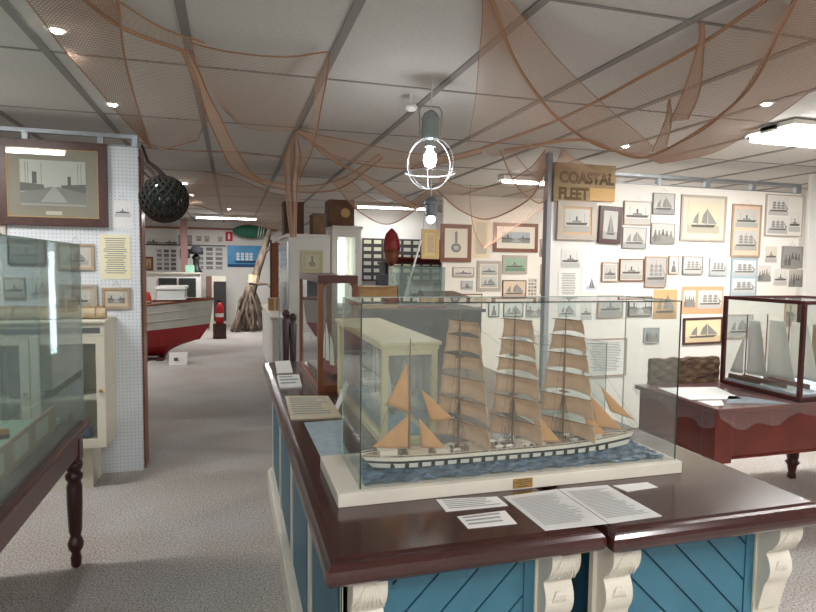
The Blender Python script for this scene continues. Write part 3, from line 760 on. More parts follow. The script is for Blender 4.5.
# right partition pictures
R = LW
def rp(px, fr, art, lab, **k): return picture(px, R, fr, art, lab, **k)
rp((556, 201, 595, 240), F_taupe, 'steamer', 'wide taupe framed photo of boats below the COASTAL FLEET board', fw=.05, mount=(196, 164, 128), mw=.02, depth=.03)
rp((597, 206, 619.5, 243.5), F_dark, 'yacht', 'narrow dark brown framed picture of one sailing boat', fw=.04, depth=.03, tilt=2)
rp((623, 201, 650.5, 225), F_tan, 'steamer', 'thin framed pale photo right of the narrow dark frame', fw=.006, hook=True, paper=(220, 216, 208))
rp((652, 193, 674, 214.5), F_grey, 'schooner', 'thin framed photo of a ketch, highest in its column', fw=.006, hook=True, water=(150, 150, 148))
rp((621.5, 227, 645.5, 248.5), F_grey, 'schooner', 'thin framed photo of two schooners under the pale photo', fw=.006, water=(160, 158, 154))
rp((650, 223, 674, 244), F_grey, 'people', 'thin framed photo of a crew below the ketch photo', fw=.006, hook=True)
rp((561, 249, 580, 267.5), None, 'steamer', 'unframed pale print of a steamer above the typed page', paper=(222, 220, 212))
rp((558, 271, 578.5, 298), None, 'text', 'typed white page at the left end of the right pegboard', paper=(234, 232, 226), name='typed_notice', cat='notice')
rp((581, 263, 598.5, 292), None, [None, 'yacht'], 'white sheet with a small dark sailing boat beside the typed page', paper=(230, 230, 236), panels=[(0, 0, 1, 1), (.3, .08, .9, .55)], )
rp((601, 262, 617.5, 281.5), F_tan, 'steamer', 'small tan framed caption picture right of the yacht sheet', fw=.008, mount=(226, 222, 214), mw=.012, hook=True)
rp((618.5, 258.5, 643, 281), F_brown, 'steamer', 'brown thin framed photo of a long pier boat', fw=.008, mount=(214, 204, 188), mw=.008)
rp((644, 256, 666, 287), F_tan, 'square', 'upright grey framed photo of a full rigged ship end on', fw=.010, paper=(178, 174, 168), hook=True)
rp((667.5, 255.5, 678, 274), F_tan, 'portrait', 'tiny upright tan framed portrait', fw=.008, hook=True, paper=(224, 220, 212))
rp((681.5, 256, 702, 274.5), F_grey, 'square', 'small grey framed ship photo left of the pale green one', fw=.010, hook=True, paper=(214, 212, 206))
rp((708.5, 258, 726, 275.5), F_blue, 'square', 'small pale green framed ship photo', fw=.007, hook=True, paper=(214, 218, 214))
rp((680, 195, 725.5, 241.5), F_taupe, 'schooner', 'largest pale framed painting of a yacht under yellow sail', fw=.022, mount=(206, 198, 180), mw=.055, paper=(208, 200, 172), hook=False, water=(176, 170, 150))
rp((730.5, 204, 760, 257), F_tan, ['square', 'steamer'], 'tall peach framed pair of ship pictures', fw=.018, mount=(216, 190, 166), mw=.008, panels=[(.05, .08, .95, .5), (.05, .57, .95, .95)], hook=True)
rp((764.5, 194.5, 802, 236.5), F_taupe, ['square', 'square', 'steamer'], 'pale framed sheet of three ship views at top right', fw=.010, mount=(222, 218, 210), mw=.0, panels=[(.05, .5, .6, .95), (.05, .04, .6, .46), (.64, .1, .97, .6)], paper=(216, 212, 206))
rp((730, 257.8, 756, 296), F_blue, ['square', 'square'], 'pale blue framed pair of four masted ships below the peach frame', fw=.012, mount=(166, 182, 190), mw=.0, panels=[(.03, .06, .97, .46), (.03, .54, .97, .97)], paper=(220, 220, 218))
rp((765, 246, 777, 262.5), None, 'steamer', 'tiny pale card under the three view sheet', paper=(214, 206, 192))
rp((781, 246, 801.5, 268), F_grey, 'people', 'dark grey framed photo under the three view sheet', fw=.010, paper=(150, 146, 142), hook=True)
rp((757.5, 265, 771, 281.5), None, 'people', 'tiny unframed card right of the blue framed pair', paper=(212, 206, 196))
rp((773.5, 268.5, 787.5, 285.5), None, 'steamer', 'tiny white card left of the crumpled grey print', paper=(220, 216, 208))
rp((788.5, 269.5, 803.5, 287), None, 'people', 'crumpled grey print at the far right of the pegboard', paper=(178, 172, 160))
rp((681, 286, 723.5, 314), None, ['people', 'square'], 'orange mounted pair of a figure and a ship', mount=(208, 164, 124), mw=.0, paper=(226, 222, 214), panels=[(.06, .25, .33, .85), (.4, .2, .96, .85)], hook=True)
rp((682.5, 317, 722, 344), F_dark, 'schooner', 'dark framed cream drawing of a ship above the rustic plank', fw=.022, paper=(226, 210, 172), water=(206, 188, 150), tilt=-1)
rp((597, 295, 622.5, 317.5), F_tan, 'steamer', 'tan framed grey steamer photo seen at the case rim', fw=.012, paper=(170, 172, 168))
rp((627.5, 296, 651, 316), F_dark, 'harbour', 'dark thin framed photo right of the tan framed steamer', fw=.008, paper=(204, 204, 200))
rp((653, 289, 677, 319), None, 'schooner', 'orange yellow poster with a small sailing ship', paper=(206, 166, 118))
rp((643, 327, 658.5, 342.5), F_blue, 'people', 'small grey print alone under the orange poster', fw=.006, paper=(160, 166, 164))
rp((558, 302, 576, 317), None, 'schooner', 'pale print under the typed page, behind glass', paper=(200, 208, 202))
rp((580, 302, 592, 320), None, 'steamer', 'pale card with a dark ship left of the tan framed steamer', paper=(214, 214, 206))
rp((725, 314, 752, 338), F_taupe, 'schooner', 'taupe framed photo seen through the right wooden case', fw=.014, paper=(190, 190, 186))
rp((784, 296, 806, 326), F_tan, 'harbour', 'tan framed picture behind the right case top', fw=.012, paper=(190, 180, 160))
# timber framed board low on wall
picture((583, 338, 626, 376), R, F_tan, 'text', 'pale timber framed notice board low on the pegboard behind glass', fw=.012, paper=(226, 224, 218), name='notice_board', cat='notice board')

# COASTAL FLEET board
a = at(553.5, 200.8, R-.03); b = at(616, 166, R-.03)
o = thing('wooden_sign', 'weathered tan wooden board lettered COASTAL FLEET above the pegboard', 'sign', ((a.x+b.x)/2, R-.03, a.z))
m = MB()
hz = (b.z-a.z)
m.box(a.x, b.x, R-.03, R-.004, a.z+hz*.40, b.z); m.box(a.x, a.x+(b.x-a.x)*.58, R-.03, R-.004, a.z, a.z+hz*.395)
m.build('board', mat('weathered_tan_board', rgb(176, 152, 116), .8, noise=.3, scale=8, stretch=(.6, 3, 3)), o)
B(a.x+(b.x-a.x)*.585, b.x, R-.03, R-.004, a.z+hz*.05, a.z+hz*.395).build('board', mat('new_tan_board', rgb(206, 168, 112), .7), o)
ink = mat('faded_brown_lettering', rgb(104, 84, 54), .8)
W_ = b.x-a.x
def fit(txt, x, z, wd, ht):
    t = text_mb(txt, 1, ink, 'lettering', o, (0, 0, 0), extrude=.001, offset=.045)
    vs = [v.co.copy() for v in t.data.vertices]; w0 = min(v.x for v in vs); w1 = max(v.x for v in vs); z0 = min(v.z for v in vs); z1 = max(v.z for v in vs); y1 = max(v.y for v in vs)
    for v in t.data.vertices: v.co = Vector((x-o.location.x+(v.co.x-w0)/(w1-w0)*wd, -.001-(y1-v.co.y)*1.0, z-o.location.z+(v.co.z-z0)/(z1-z0)*ht))
fit('COASTAL', a.x+W_*.08, a.z+hz*.47, W_*.9, hz*.32); fit('FLEET', a.x+W_*.08, a.z+hz*.05, W_*.48, hz*.32)

# middle wall pictures
def mp(px, fr, art, lab, **k): return picture(px, MW, fr, art, lab, **k)
mp((440, 224, 471, 262), F_brown, 'emblem', 'broad brown framed upright picture with a hanging emblem', fw=.06, depth=.03, paper=(222, 212, 194))
mp((493, 223, 537.5, 252), F_brown, 'harbour', 'broad brown framed seascape print near the corner post', fw=.05, mount=(226, 216, 198), mw=.08, depth=.03, paper=(176, 182, 186))
mp((472.5, 219, 490, 258), None, 'text', 'tall cream sheet between the two broad brown frames', paper=(226, 208, 176))
mp((452.5, 267, 474, 277), F_tan, 'steamer', 'small long print under the emblem picture', fw=.012, paper=(222, 214, 206))
mp((476.5, 260.5, 501, 291), F_taupe, ['schooner', 'steamer'], 'tall taupe framed pair of sketches on the middle wall', fw=.045, panels=[(.08, .05, .92, .46), (.08, .54, .92, .95)], mount=(216, 208, 190), mw=0)
mp((502, 255, 527, 274), F_taupe, 'steamer', 'taupe framed green sea painting', fw=.04, paper=(150, 176, 150), water=(110, 140, 118))
mp((461, 280.5, 472.5, 289.5), F_blue, 'yacht', 'tiny pale blue framed boat picture', fw=.012)
mp((502, 280, 526, 298), F_dark, 'schooner', 'thin dark framed ship print under the green painting', fw=.012, paper=(214, 190, 166))
mp((527.5, 278, 537, 296), None, 'sheet', 'narrow contact sheet of small portraits', paper=(220, 206, 190))
mp((539.5, 239, 546, 257), F_tan, 'people', 'narrow strip of picture high beside the corner post', fw=.012)
mp((540, 264, 546.5, 294), F_tan, ['portrait', 'portrait'], 'narrow double picture low beside the corner post', fw=.012, panels=[(0, 0, 1, .48), (0, .52, 1, 1)])
mp((455, 293.5, 482, 308), F_brown, 'steamer', 'thin brown framed picture just above the ship case rim', fw=.014, paper=(226, 220, 208))
mp((488, 301, 499, 317), F_black, 'portrait', 'small black framed portrait seen through the case rim', fw=.012, paper=(206, 214, 208))
mp((503, 302, 523, 317), F_black, 'schooner', 'small black framed ship picture seen through the case rim', fw=.012, paper=(196, 204, 196))
mp((525.5, 302, 543, 317), F_grey, 'harbour', 'small grey framed picture beside the post through the case rim', fw=.012, paper=(190, 196, 188))
o = picture((421, 229, 439, 259), MW-.4, mat('yellow_tan_frame', rgb(196, 168, 116), .6), 'text', 'yellow tan hanging scroll left of the emblem picture', fw=.05, paper=(212, 186, 136), name='hanging_scroll', cat='scroll')
for sx in (-.1, .1): MB().tube([(sx, -.004, .39), (sx*.6, -.004, ZC-o.location.z-.001)], .003, 4).build('hanging_cord', M_ink, o, local=True)

# ------------------------------------------------------------------ left table with diorama case
TZ = .735; tx1, ty1 = -.705, 3.39
Tb = thing('display_table', 'dark maroon table with turned legs at the left edge', 'table', (-1.2, 2.2, 0))
tx0, ty0 = -1.75, 1.0
B(tx0, tx1, ty0, ty1, TZ-.03, TZ).build('tabletop', M_dmaroon, Tb, bevel=.008)
m = MB(); a = .035
m.box(tx1-a-.02, tx1-a, ty0+a, ty1-a, TZ-.15, TZ-.03).box(tx0+a, tx0+a+.02, ty0+a, ty1-a, TZ-.15, TZ-.03).box(tx0+a+.02, tx1-a-.02, ty1-a-.02, ty1-a, TZ-.15, TZ-.03).box(tx0+a+.02, tx1-a-.02, ty0+a, ty0+a+.02, TZ-.15, TZ-.03)
m.build('apron', M_dmaroon, Tb, bevel=.002)
legp = [(.016, 0), (.024, .012), (.026, .05), (.020, .075), (.034, .10), (.038, .125), (.030, .15), (.024, .165), (.031, .19), (.036, .34), (.036, .42), (.030, .445), (.040, .46), (.040, .48), (.028, .495), (.038, .51), (.042, .53), (.036, .552)]
for X in (tx1-.066, tx0+.082):
    for Y in (ty1-.085, ty0+.085):
        MB().lathe(legp, (X, Y, 0), 20).build('leg', mat('near_black_maroon', rgb(56, 24, 22), .35, coat=.1), Tb, smooth=True)
        bo = B(X-.036, X+.036, Y-.036, Y+.036, .552, TZ-.031).build('leg_block', M_dmaroon, Tb, bevel=.003)
G = thing('harbour_diorama_case', 'big frameless glass case with a green harbour scene on the left table', 'display case', (-1.2, 2.2, TZ))
gx0, gx1, gy0, gy1 = tx0+.03, tx1-.03, ty0+.02, ty1-.02
gz = at(82, 244.5, gy1).z
glass_box(gx0, gx1, gy0, gy1, TZ, gz, G, g=M_glassd, t=.005, edge=M_gedgel, e=.002)
B(gx0+.1, gx1-.10, gy0+.01, gy1-.03, TZ+.004, TZ+.03).build('green_sea', M_green, G)
B(gx0+.01, gx1-.01, gy0+.01, gy1-.01, TZ, TZ+.004).build('base_cloth', mat('dark_grey_cloth', rgb(84, 78, 72), .9, noise=.2, scale=40), G)
xr = gx1-.085
m = MB(); m.box(xr-.008, xr, gy0+.1, gy1-.16, TZ+.0045, TZ+.125); m.box(xr-.012, xr-.008, gy1-.168, gy1-.16, TZ+.03, TZ+.06)
m.build('wharf_wall', mat('tan_wharf_board', rgb(176, 154, 122), .7, noise=.2, scale=15), G)
m = MB()
for k in range(7):
    yy = gy0+.2+k*.28; m.box(xr, xr+.004, yy, yy+.17, TZ+.03, TZ+.105)
m.build('pale_rectangles', mat('pale_rectangle', rgb(206, 206, 184), .7), G)  # row of pale rectangles along the wharf wall
o = thing('toy_tugboat', 'small orange and black toy tug on the green harbour board', 'model boat', (-1.12, 2.6, TZ+.031))
pts = [(-1.22, 2.57), (-1.06, 2.57), (-1.01, 2.60), (-1.06, 2.63), (-1.22, 2.63)]
MB().prism([(x, y, TZ+.031) for x, y in pts], (0, 0, .018)).build('hull', flat(40, 56, 60), o); MB().prism([(x*.98-.022, (y-2.6)*.8+2.6, TZ+.049) for x, y in pts], (0, 0, .022)).build('deck', flat(200, 140, 60), o)
B(-1.17, -1.10, 2.585, 2.615, TZ+.071, TZ+.11).build('wheelhouse', flat(140, 60, 44), o)
MB().lathe([(.01, 0), (.01, .06)], (-1.13, 2.6, TZ+.11), 10).build('funnel', M_black, o)
o.location = (-1.06, 3.0, TZ+.031)
o = thing('model_headland', 'dark green wooded headland model behind the toy tug', 'model', (-1.27, 2.86, TZ+.031))
rr_ = random.Random(5); m = MB()
def hf(u, v):
    a = u*2*math.pi; r_ = (1-v)*.12*(1+.2*math.sin(a*3)+.1*math.sin(a*7+2)); return (-1.27+r_*math.cos(a), 2.86+r_*math.sin(a), TZ+.031+.19*v**.7+.012*math.sin(a*5+v*9)*(1-v)*v*4)
m.grid(hf, 28, 10); m.build('foliage', mat('dark_green_model_foliage', rgb(52, 74, 64), .95, noise=.5, scale=40, bump=1), o, smooth=True)

o.location = (-1.25, 3.215, TZ+.031)
# white cabinet against left pegboard
wx1 = at(106, 400, 4.38).x; wz1 = at(106, 323, 4.38).z; wz0 = at(106, 448, 4.38).z
WC = thing('white_wall_cabinet', 'white painted glazed cabinet raised on a plinth by the left pegboard', 'cabinet', (-1.7, 4.55, 0))
x0 = -2.6
m = MB(); m.box(x0, wx1, 4.40, 4.755, wz1-.02, wz1).box(x0, wx1, 4.40, 4.755, wz0, wz0+.03).box(wx1-.02, wx1, 4.40, 4.755, wz0+.03, wz1-.02).box(x0, x0+.02, 4.40, 4.755, wz0+.03, wz1-.02).box(x0+.02, wx1-.02, 4.735, 4.755, wz0+.03, wz1-.02).box(x0+.02, wx1-.02, 4.42, 4.73, (wz0+wz1)/2-.1, (wz0+wz1)/2-.088)
m.build('carcass', M_cream, WC)
B(x0-.02, wx1+.006, 4.37, 4.755, wz1, wz1+.016).build('top', M_cream, WC, bevel=.003)
B(x0+.1, at(93, 470, 4.46).x, 4.46, 4.74, 0, wz0).build('plinth', M_cream, WC)
nd = 4; dw = (wx1-x0)/nd
B(x0, wx1, 4.385, 4.399, wz1-.085, wz1-.002).build('drawer_rail', M_cream, WC)
MB().box(x0+.05, wx1-.03, 4.381, 4.3845, wz1-.065, wz1-.03).build('label_slot', flat(96, 100, 98), WC)
for k in range(nd):
    a, b = x0+k*dw+.002, x0+(k+1)*dw-.002; z0, z1 = wz0+.004, wz1-.088
    d = MB().box(a, a+.055, 4.382, 4.399, z0, z1).box(b-.055, b, 4.382, 4.399, z0, z1).box(a+.055, b-.055, 4.382, 4.399, z0, z0+.06).box(a+.055, b-.055, 4.382, 4.399, z1-.05, z1).build('door', M_cream, WC, bevel=.002)
    B(a+.055, b-.055, 4.388, 4.391, z0+.06, z1-.05).build('pane', M_glass, d)
    MB().lathe([(.008, 0), (.012, .01), (.008, .02)], (b-.028, 4.375, (z0+z1)/2), 10).build('knob', M_brass, d)
rr_ = random.Random(11)
for k, (xx, c, h, nm) in enumerate([(-.98, (80, 110, 150), .10, 'blue'), (-1.08, (60, 90, 70), .16, 'green'), (-1.2, (160, 170, 175), .12, 'pale'), (-1.34, (96, 70, 50), .15, 'brown'), (-1.48, (180, 180, 170), .18, 'white'), (-1.62, (50, 80, 84), .13, 'teal')]):
    zz = wz0+.0305
    o = thing('glass_bottle', '%s bottle on the bottom shelf of the white cabinet' % nm, 'bottle', (xx, 4.58, zz), group='bottles in the white cabinet')
    MB().lathe([(.03, 0), (.035, .01), (.035, h*.6), (.015, h*.8), (.012, h), (.016, h+.01)], (xx, 4.58, zz), 16).build('body', flat(*c, rough=.2), o, smooth=True)
    o2 = thing('glass_jar', '%s jar on the middle shelf of the white cabinet' % nm, 'jar', (xx-.05, 4.56, (wz0+wz1)/2-.0875), group='jars in the white cabinet')
    MB().lathe([(.04, 0), (.045, .01), (.045, h*.7), (.03, h*.85), (.034, h*.95)], (xx-.05, 4.56, (wz0+wz1)/2-.0875), 16).build('body', flat(*[min(255, int(v*.7+60)) for v in c], rough=.2), o2, smooth=True)
o = thing('rolled_chart', 'long tan rolled chart bundle lying on the white cabinet', 'rolled chart', (-1.6, 4.55, wz1+.016))
xa, xb_ = -2.4, at(107, 315, 4.55).x
MB().tube([(xa, 4.52, wz1+.054), (xb_, 4.52, wz1+.054)], .036, 16).build('roll', mat('tan_paper_roll', rgb(188, 170, 140), .7, noise=.2, scale=12), o, smooth=False)
MB().tube([(xa, 4.61, wz1+.060), (xb_-.03, 4.61, wz1+.060)], .042, 16).build('roll', mat('brown_paper_roll', rgb(158, 134, 100), .7, noise=.3, scale=12), o)
for xx in (xb_-.06, xb_-.55): MB().tube([(xx+.0, 4.565+.09*math.cos(t_/12*6.283), wz1+.062+.047*math.sin(t_/12*6.283)) for t_ in range(13)], .003, 5).build('string', flat(120, 84, 60), o)

# net wrapped float
fc = Vector((-.447, 4.5, 1.985)); fr = .153
o = thing('fishing_float', 'dark green glass float in knotted cord net hanging by the left pegboard', 'float', fc)
m = MB(); m.lathe([(max(.0005, fr*math.sin(math.pi*k/20)), -fr*math.cos(math.pi*k/20)) for k in range(21)], fc, 32); m.build('glass_ball', M_floatg, o, smooth=True)
m = MB(); ns = 19
def sp(a, b, r_=fr+.004):
    th_ = b*math.pi; return fc+Vector((math.sin(th_)*math.cos(a), math.sin(th_)*math.sin(a), -math.cos(th_)))*r_
for k in range(ns):
    for s in (-1, 1):
        m.tube([sp(2*math.pi*k/ns+s*b/24*2.4, b/24*.96+.02) for b in range(25)], .008, 5)
m.build('cord_net', M_knot, o)
MB().tube([fc+Vector((0, 0, fr)), fc+Vector((-.05, .02, fr+.06)), Vector((-.56, 4.6, 2.25)), Vector((-.62, LW+.02, 2.392))], [.02, .014, .012, .008], 8).build('hanging_rope', M_knot, o)
m = MB().tube([fc+Vector((0, 0, fr)), fc+Vector((-.09, 0, .14)), fc+Vector((-.15, 0, .2)), Vector((-.615, 4.6, 2.28))], .007, 6); m.build('side_rope', M_knot, o)

# ------------------------------------------------------------------ right table, plastic sheet, wooden case
RZ = .75; rx0, rx1, ry0, ry1 = 2.655, 4.35, 2.745, 3.48
Tb = thing('billiard_style_table', 'heavy maroon table with panelled sides on the right', 'table', (3.4, 3.05, 0))
B(rx0, rx1, ry0, ry1, RZ-.03, RZ).build('tabletop', M_maroon, Tb, bevel=.006)
zl = at(733, 457, ry0+.03).z
B(rx0+.02, rx1-.02, ry0+.03, ry1-.03, zl, RZ-.03).build('apron', M_maroon, Tb, bevel=.004)
MB().box(rx0+.015, rx1-.015, ry0+.022, ry1-.022, zl-.012, zl).build('moulding', M_maroon, Tb, bevel=.003)
bh = zl-.012
for X in (rx0+.13, 4.0):
    for Y in (ry0+.14, ry1-.08):
        MB().lathe([(.022, 0), (.03, .01), (.03, .03), (.024, .045), (.034, .10), (.05, .12), (.036, .14), (.04, .16), (.055, bh-.03), (.05, bh)], (X, Y, 0), 20).build('leg', M_dmaroon, Tb, smooth=True)
B(rx0+.005, rx0+.13, ry0+.012, ry0+.12, zl-.03, RZ-.031).build('corner_block', M_maroon, Tb, bevel=.004)
# plastic sheet hanging over the edges
def drape(s0, s1, fn, n=60):
    def f(u, v):
        s = s0+(s1-s0)*u; w_ = .008*math.sin(s*38)+.006*math.sin(s*71+1); L = .085+.03*math.sin(s*7)+.02*math.sin(s*23)
        return fn(s, .008+abs(w_)*v*1.5+.006*v, RZ+.002-L*v)
    return f
m = MB(); m.grid(drape(rx0, rx1, lambda s, o_, z: (s, ry0-o_, z)), 90, 8); m.grid(drape(ry0, ry1, lambda s, o_, z: (rx0-o_, s, z)), 50, 8)
m.poly([(rx0-.008, ry0-.008, RZ+.002), (rx1, ry0-.008, RZ+.002), (rx1, ry1, RZ+.002), (rx0-.008, ry1, RZ+.002)])
o = m.build('plastic_sheet', M_plastic, smooth=True); tag(o, 'clear plastic sheet draped over the maroon table edges', 'plastic sheet')
def tp(pts, *a, **k): return quad_paper([tuple(atz(x, y, RZ+.0025)) for x, y in pts], *a, z=RZ+.0025, **k)
tp([(658, 388), (716, 387), (742, 399), (690, 400)], 'white_document', 'big white sheet spread on the maroon table in front of the plank', lines=0)
tp([(728, 396), (748, 397), (790, 404), (727, 403.5)], 'photo_sheet', 'blue grey photo sheet on the maroon table before the wooden case', mt=mat('blue_grey_photo', rgb(140, 152, 162), .4, noise=.4, scale=20))
tp([(697, 401), (722, 400.5), (724, 405.5), (712, 406)], 'white_document', 'thin white strip of paper near the maroon table corner')
# rustic plank
a = at(650, 386, 3.42); b = at(720, 357, 3.42)
o = thing('rustic_plank', 'rough brown slab leaning on the wall side of the maroon table', 'plank', ((a.x+b.x)/2, 3.42, RZ+.003))
def pk(u, v): return (a.x+(b.x-a.x)*u, 3.435+.006*math.sin(u*31)*math.cos(v*17), RZ+.0035+(b.z-RZ)*v+.004*math.sin(u*23)*(v > .9))
MB().grid(pk, 40, 12).build('slab', mat('rough_bark', rgb(128, 104, 82), .9, noise=.5, scale=18, bump=1, stretch=(.6, 1, 2)), o, solid=.03)
m = MB()
for q in ((.08, .3, .2), (.45, .75, .6), (.82, .3, .45), (.65, .2, .2)): m.tube([pk(q[0], q[1])[0:1]+(3.415, pk(q[0], q[1])[2]), pk(min(1, q[0]+.12), q[1]+.04)[0:1]+(3.415, pk(q[0], q[1])[2]+.01)], [.006, .012], 7)
m.build('knots', M_dbrown, o)
# wooden framed case with model yachts
cx0, cy0, cy1 = 3.135, 2.68+.0, 3.385; cx1 = 3.97; cz0, cz1 = RZ+.004, at(800, 303, 2.69).z
cy0 = 2.765
cx0 = at(799, 400, cy0).x+.003
K = thing('wooden_framed_case', 'dark wood framed glass case with white yachts on the right table', 'display case', ((cx0+cx1)/2, (cy0+cy1)/2, cz0))
cz1 = at(800, 301, cy0).z
B(cx0, cx1, cy0, cy1, cz0, cz0+.025).build('base', M_dmaroon, K, bevel=.003)
s = .024
for X in (cx0, cx1-s):
    for Y in (cy0, cy1-s): B(X, X+s, Y, Y+s, cz0+.025, cz1-s).build('post', M_dmaroon, K, bevel=.002)
m = MB(); m.box(cx0, cx1, cy0, cy0+s, cz1-s, cz1).box(cx0, cx1, cy1-s, cy1, cz1-s, cz1).box(cx0, cx0+s, cy0+s, cy1-s, cz1-s, cz1).box(cx1-s, cx1, cy0+s, cy1-s, cz1-s, cz1); m.build('top_frame', M_dmaroon, K, bevel=.002)
for q in ((cx0+.01, cx0+.013, cy0+s, cy1-s), (cx1-.013, cx1-.01, cy0+s, cy1-s), (cx0+s, cx1-s, cy0+.01, cy0+.013), (cx0+s, cx1-s, cy1-.013, cy1-.01)): B(*q, cz0+.025, cz1-s).build('glass_pane', M_glass, K)
B(cx0+s, cx1-s, cy0+s, cy1-s, cz1-.012, cz1-.009).build('glass_pane', M_glass, K)
B(cx0+s, cx1-s, cy0+s, cy1-s, cz0+.025, cz0+.04).build('snowy_base', mat('pale_blue_model_sea', rgb(196, 208, 216), .6, noise=.3, scale=35, bump=1), K)
def yacht(x, y, z, L, H, lab):
    o = thing('model_yacht', lab, 'model boat', (x, y, z))
    m = MB(); prof = [(0, .0005), (.15, .3), (.45, .5), (.8, .45), (1, .35)]
    pts = [(x-.09*L*w_, y-L/2+L*t, 0) for t, w_ in prof]+[(x+.09*L*w_, y-L/2+L*t, 0) for t, w_ in prof[::-1]]
    m.prism([(p[0], p[1], z) for p in pts], (0, 0, .03)); m.build('hull', flat(96, 60, 44), o, bevel=.004)
    MB().tube([(x, y, z+.03), (x, y, z+H)], .004, 6).build('mast', M_brown, o)
    def f(u, v): return (x+.004+.03*math.sin(math.pi*u)*(1-v*.6), y-.012-(L*.62)*u*(1-v*.45), z+.05+(H*.92-.05)*v)
    MB().grid(f, 10, 12).build('mainsail', M_ws, o, smooth=True, solid=.001)
    def g(u, v): return (x-.004-.02*math.sin(math.pi*u)*(1-v), y+.012+(L*.42)*u*(1-v), z+.05+(H*.72-.05)*v)
    MB().grid(g, 8, 10).build('jib', M_ws, o, smooth=True, solid=.001)
    return o
yacht(at(746, 350, 3.22).x, 3.22, cz0+.041, .26, .45, 'white sailed model yacht nearest the left glass of the wooden case')
yacht(at(766, 350, 3.12).x, 3.12, cz0+.041, .34, .46, 'white sailed model yacht in the middle of the wooden case')
yacht(at(788, 350, 3.06).x, 3.06, cz0+.041, .34, .45, 'white sailed model yacht at the right of the wooden case')
o = thing('tan_carton', 'tan cardboard box behind the wooden framed case at the right edge', 'box', (4.12, 3.1, RZ+.003))
B(4.0, 4.3, 2.95, 3.3, RZ+.003, 1.16).build('carton', M_tan, o, bevel=.003); B(4.13, 4.17, 2.948, 2.9498, RZ+.003, 1.16).build('tape', flat(190, 170, 130), o)

# ------------------------------------------------------------------ middle distance
# tall white cabinet with sketch
tz = at(300, 237, 6.2).z; tx0 = at(289, 260, 6.2).x; tx1 = at(330, 260, 6.2).x
K = thing('tall_white_cabinet', 'tall white cabinet with glazed aluminium door facing the aisle', 'cabinet', ((tx0+tx1)/2, 6.6, 0))
B(tx0, tx1, 6.2, 7.4, 0, tz).build('body', M_white, K, bevel=.004)
B(tx0-.03, tx1+.0, 6.17, 7.43, tz, tz+.03).build('cornice', M_white, K, bevel=.004)
d = MB().box(tx0-.02, tx0-.001, 6.22, 6.30, .05, tz-.05).box(tx0-.02, tx0-.001, 7.28, 7.36, .05, tz-.05).box(tx0-.02, tx0-.001, 6.30, 7.28, tz-.13, tz-.05).box(tx0-.02, tx0-.001, 6.30, 7.28, .05, .13).build('door', M_chrome, K)
B(tx0-.013, tx0-.009, 6.30, 7.28, .13, tz-.13).build('pane', mat('blue_door_glass', rgb(150, 180, 200), .08, spec=.9), d)
MB().tube([(tx0-.035, 6.33, .95), (tx0-.045, 6.33, 1.0), (tx0-.045, 6.33, 1.1), (tx0-.035, 6.33, 1.15)], .006, 6).build('handle', M_chrome, d)
picture((301, 250, 323, 273), 6.199, mat('yellow_paper_edge', rgb(206, 198, 158), .6), 'emblem', 'yellowed framed pen sketch on the end of the tall white cabinet', fw=.02, paper=(206, 200, 170), mount=(196, 190, 158), mw=.02)
for (q, c, nm, lab) in (((284, 202, 304, 232), (92, 60, 44), 'brown_box', 'dark brown box on the tall white cabinet, left of pair'), ((313, 214, 326, 232), (150, 120, 92), 'woven_basket', 'small tan box on the tall white cabinet beside netting')):
    pa = at(q[0], q[3], 6.5); pb = at(q[2], q[1], 6.5)
    o = thing(nm, lab, 'box', ((pa.x+pb.x)/2, 6.6, tz+.03)); zz = tz+.0305
    ct = mat('box_%d' % c[0], rgb(*c), .7, noise=.3, scale=12)
    B(pa.x, pb.x, 6.5, 6.8, zz, pb.z-.02).build('body', ct, o, bevel=.004); B(pa.x-.005, pb.x+.005, 6.495, 6.805, pb.z-.02, pb.z).build('lid', ct, o, bevel=.004)
# second white cabinet with lit glass
ux0 = at(330.5, 240, 6.6).x+.02; ux1 = at(361, 240, 6.6).x; uz = at(345, 226, 6.6).z
ux0 = max(ux0, tx1+.01)
K = thing('white_glazed_cupboard', 'white cupboard with lit glass door beside the dark photo rack', 'cabinet', ((ux0+ux1)/2, 6.8, 0))
m = MB(); m.box(ux0, ux0+.06, 6.6, 7.0, 0, uz-.12).box(ux1-.06, ux1, 6.6, 7.0, 0, uz-.12).box(ux0, ux1, 6.6, 7.0, uz-.12, uz-.03).box(ux0+.06, ux1-.06, 6.98, 7.0, 0, uz-.12).box(ux0+.06, ux1-.06, 6.62, 6.98, 0, 1.0)
m.build('carcass', M_white, K); B(ux0-.004, ux1+.02, 6.57, 7.02, uz-.03, uz).build('cornice', M_white, K, bevel=.005)
B(ux0+.06, ux1-.06, 6.605, 6.609, 1.0, uz-.12).build('pane', M_glassd, K)
B(ux0+.12, ux0+.2, 6.93, 6.95, 1.1, uz-.14).build('lit_strip', mat('cabinet_lamp', (1, 1, .95), .3, emis=3), K)
pa = at(328, 222, 6.7); pb = at(353, 201, 6.7)
o = thing('wooden_crate', 'brown slatted box with a pale emblem above the glazed cupboard', 'box', ((pa.x+pb.x)/2, 6.75, uz+.0005))
B(pa.x, pb.x, 6.62, 6.95, uz+.0005, pb.z).build('body', mat('crate_brown', rgb(120, 84, 60), .7, noise=.3, scale=10), o, bevel=.004)
MB().lathe([(.05, 0), (.052, .008)], (0, 0, 0), 14).build('emblem', flat(196, 160, 100), o, local=True)
ob = [c for c in o.children if c.name.startswith('emblem')][0]; ob.rotation_euler = (math.pi/2, 0, 0); ob.location = (.04, -.131, (pb.z-uz)/2)
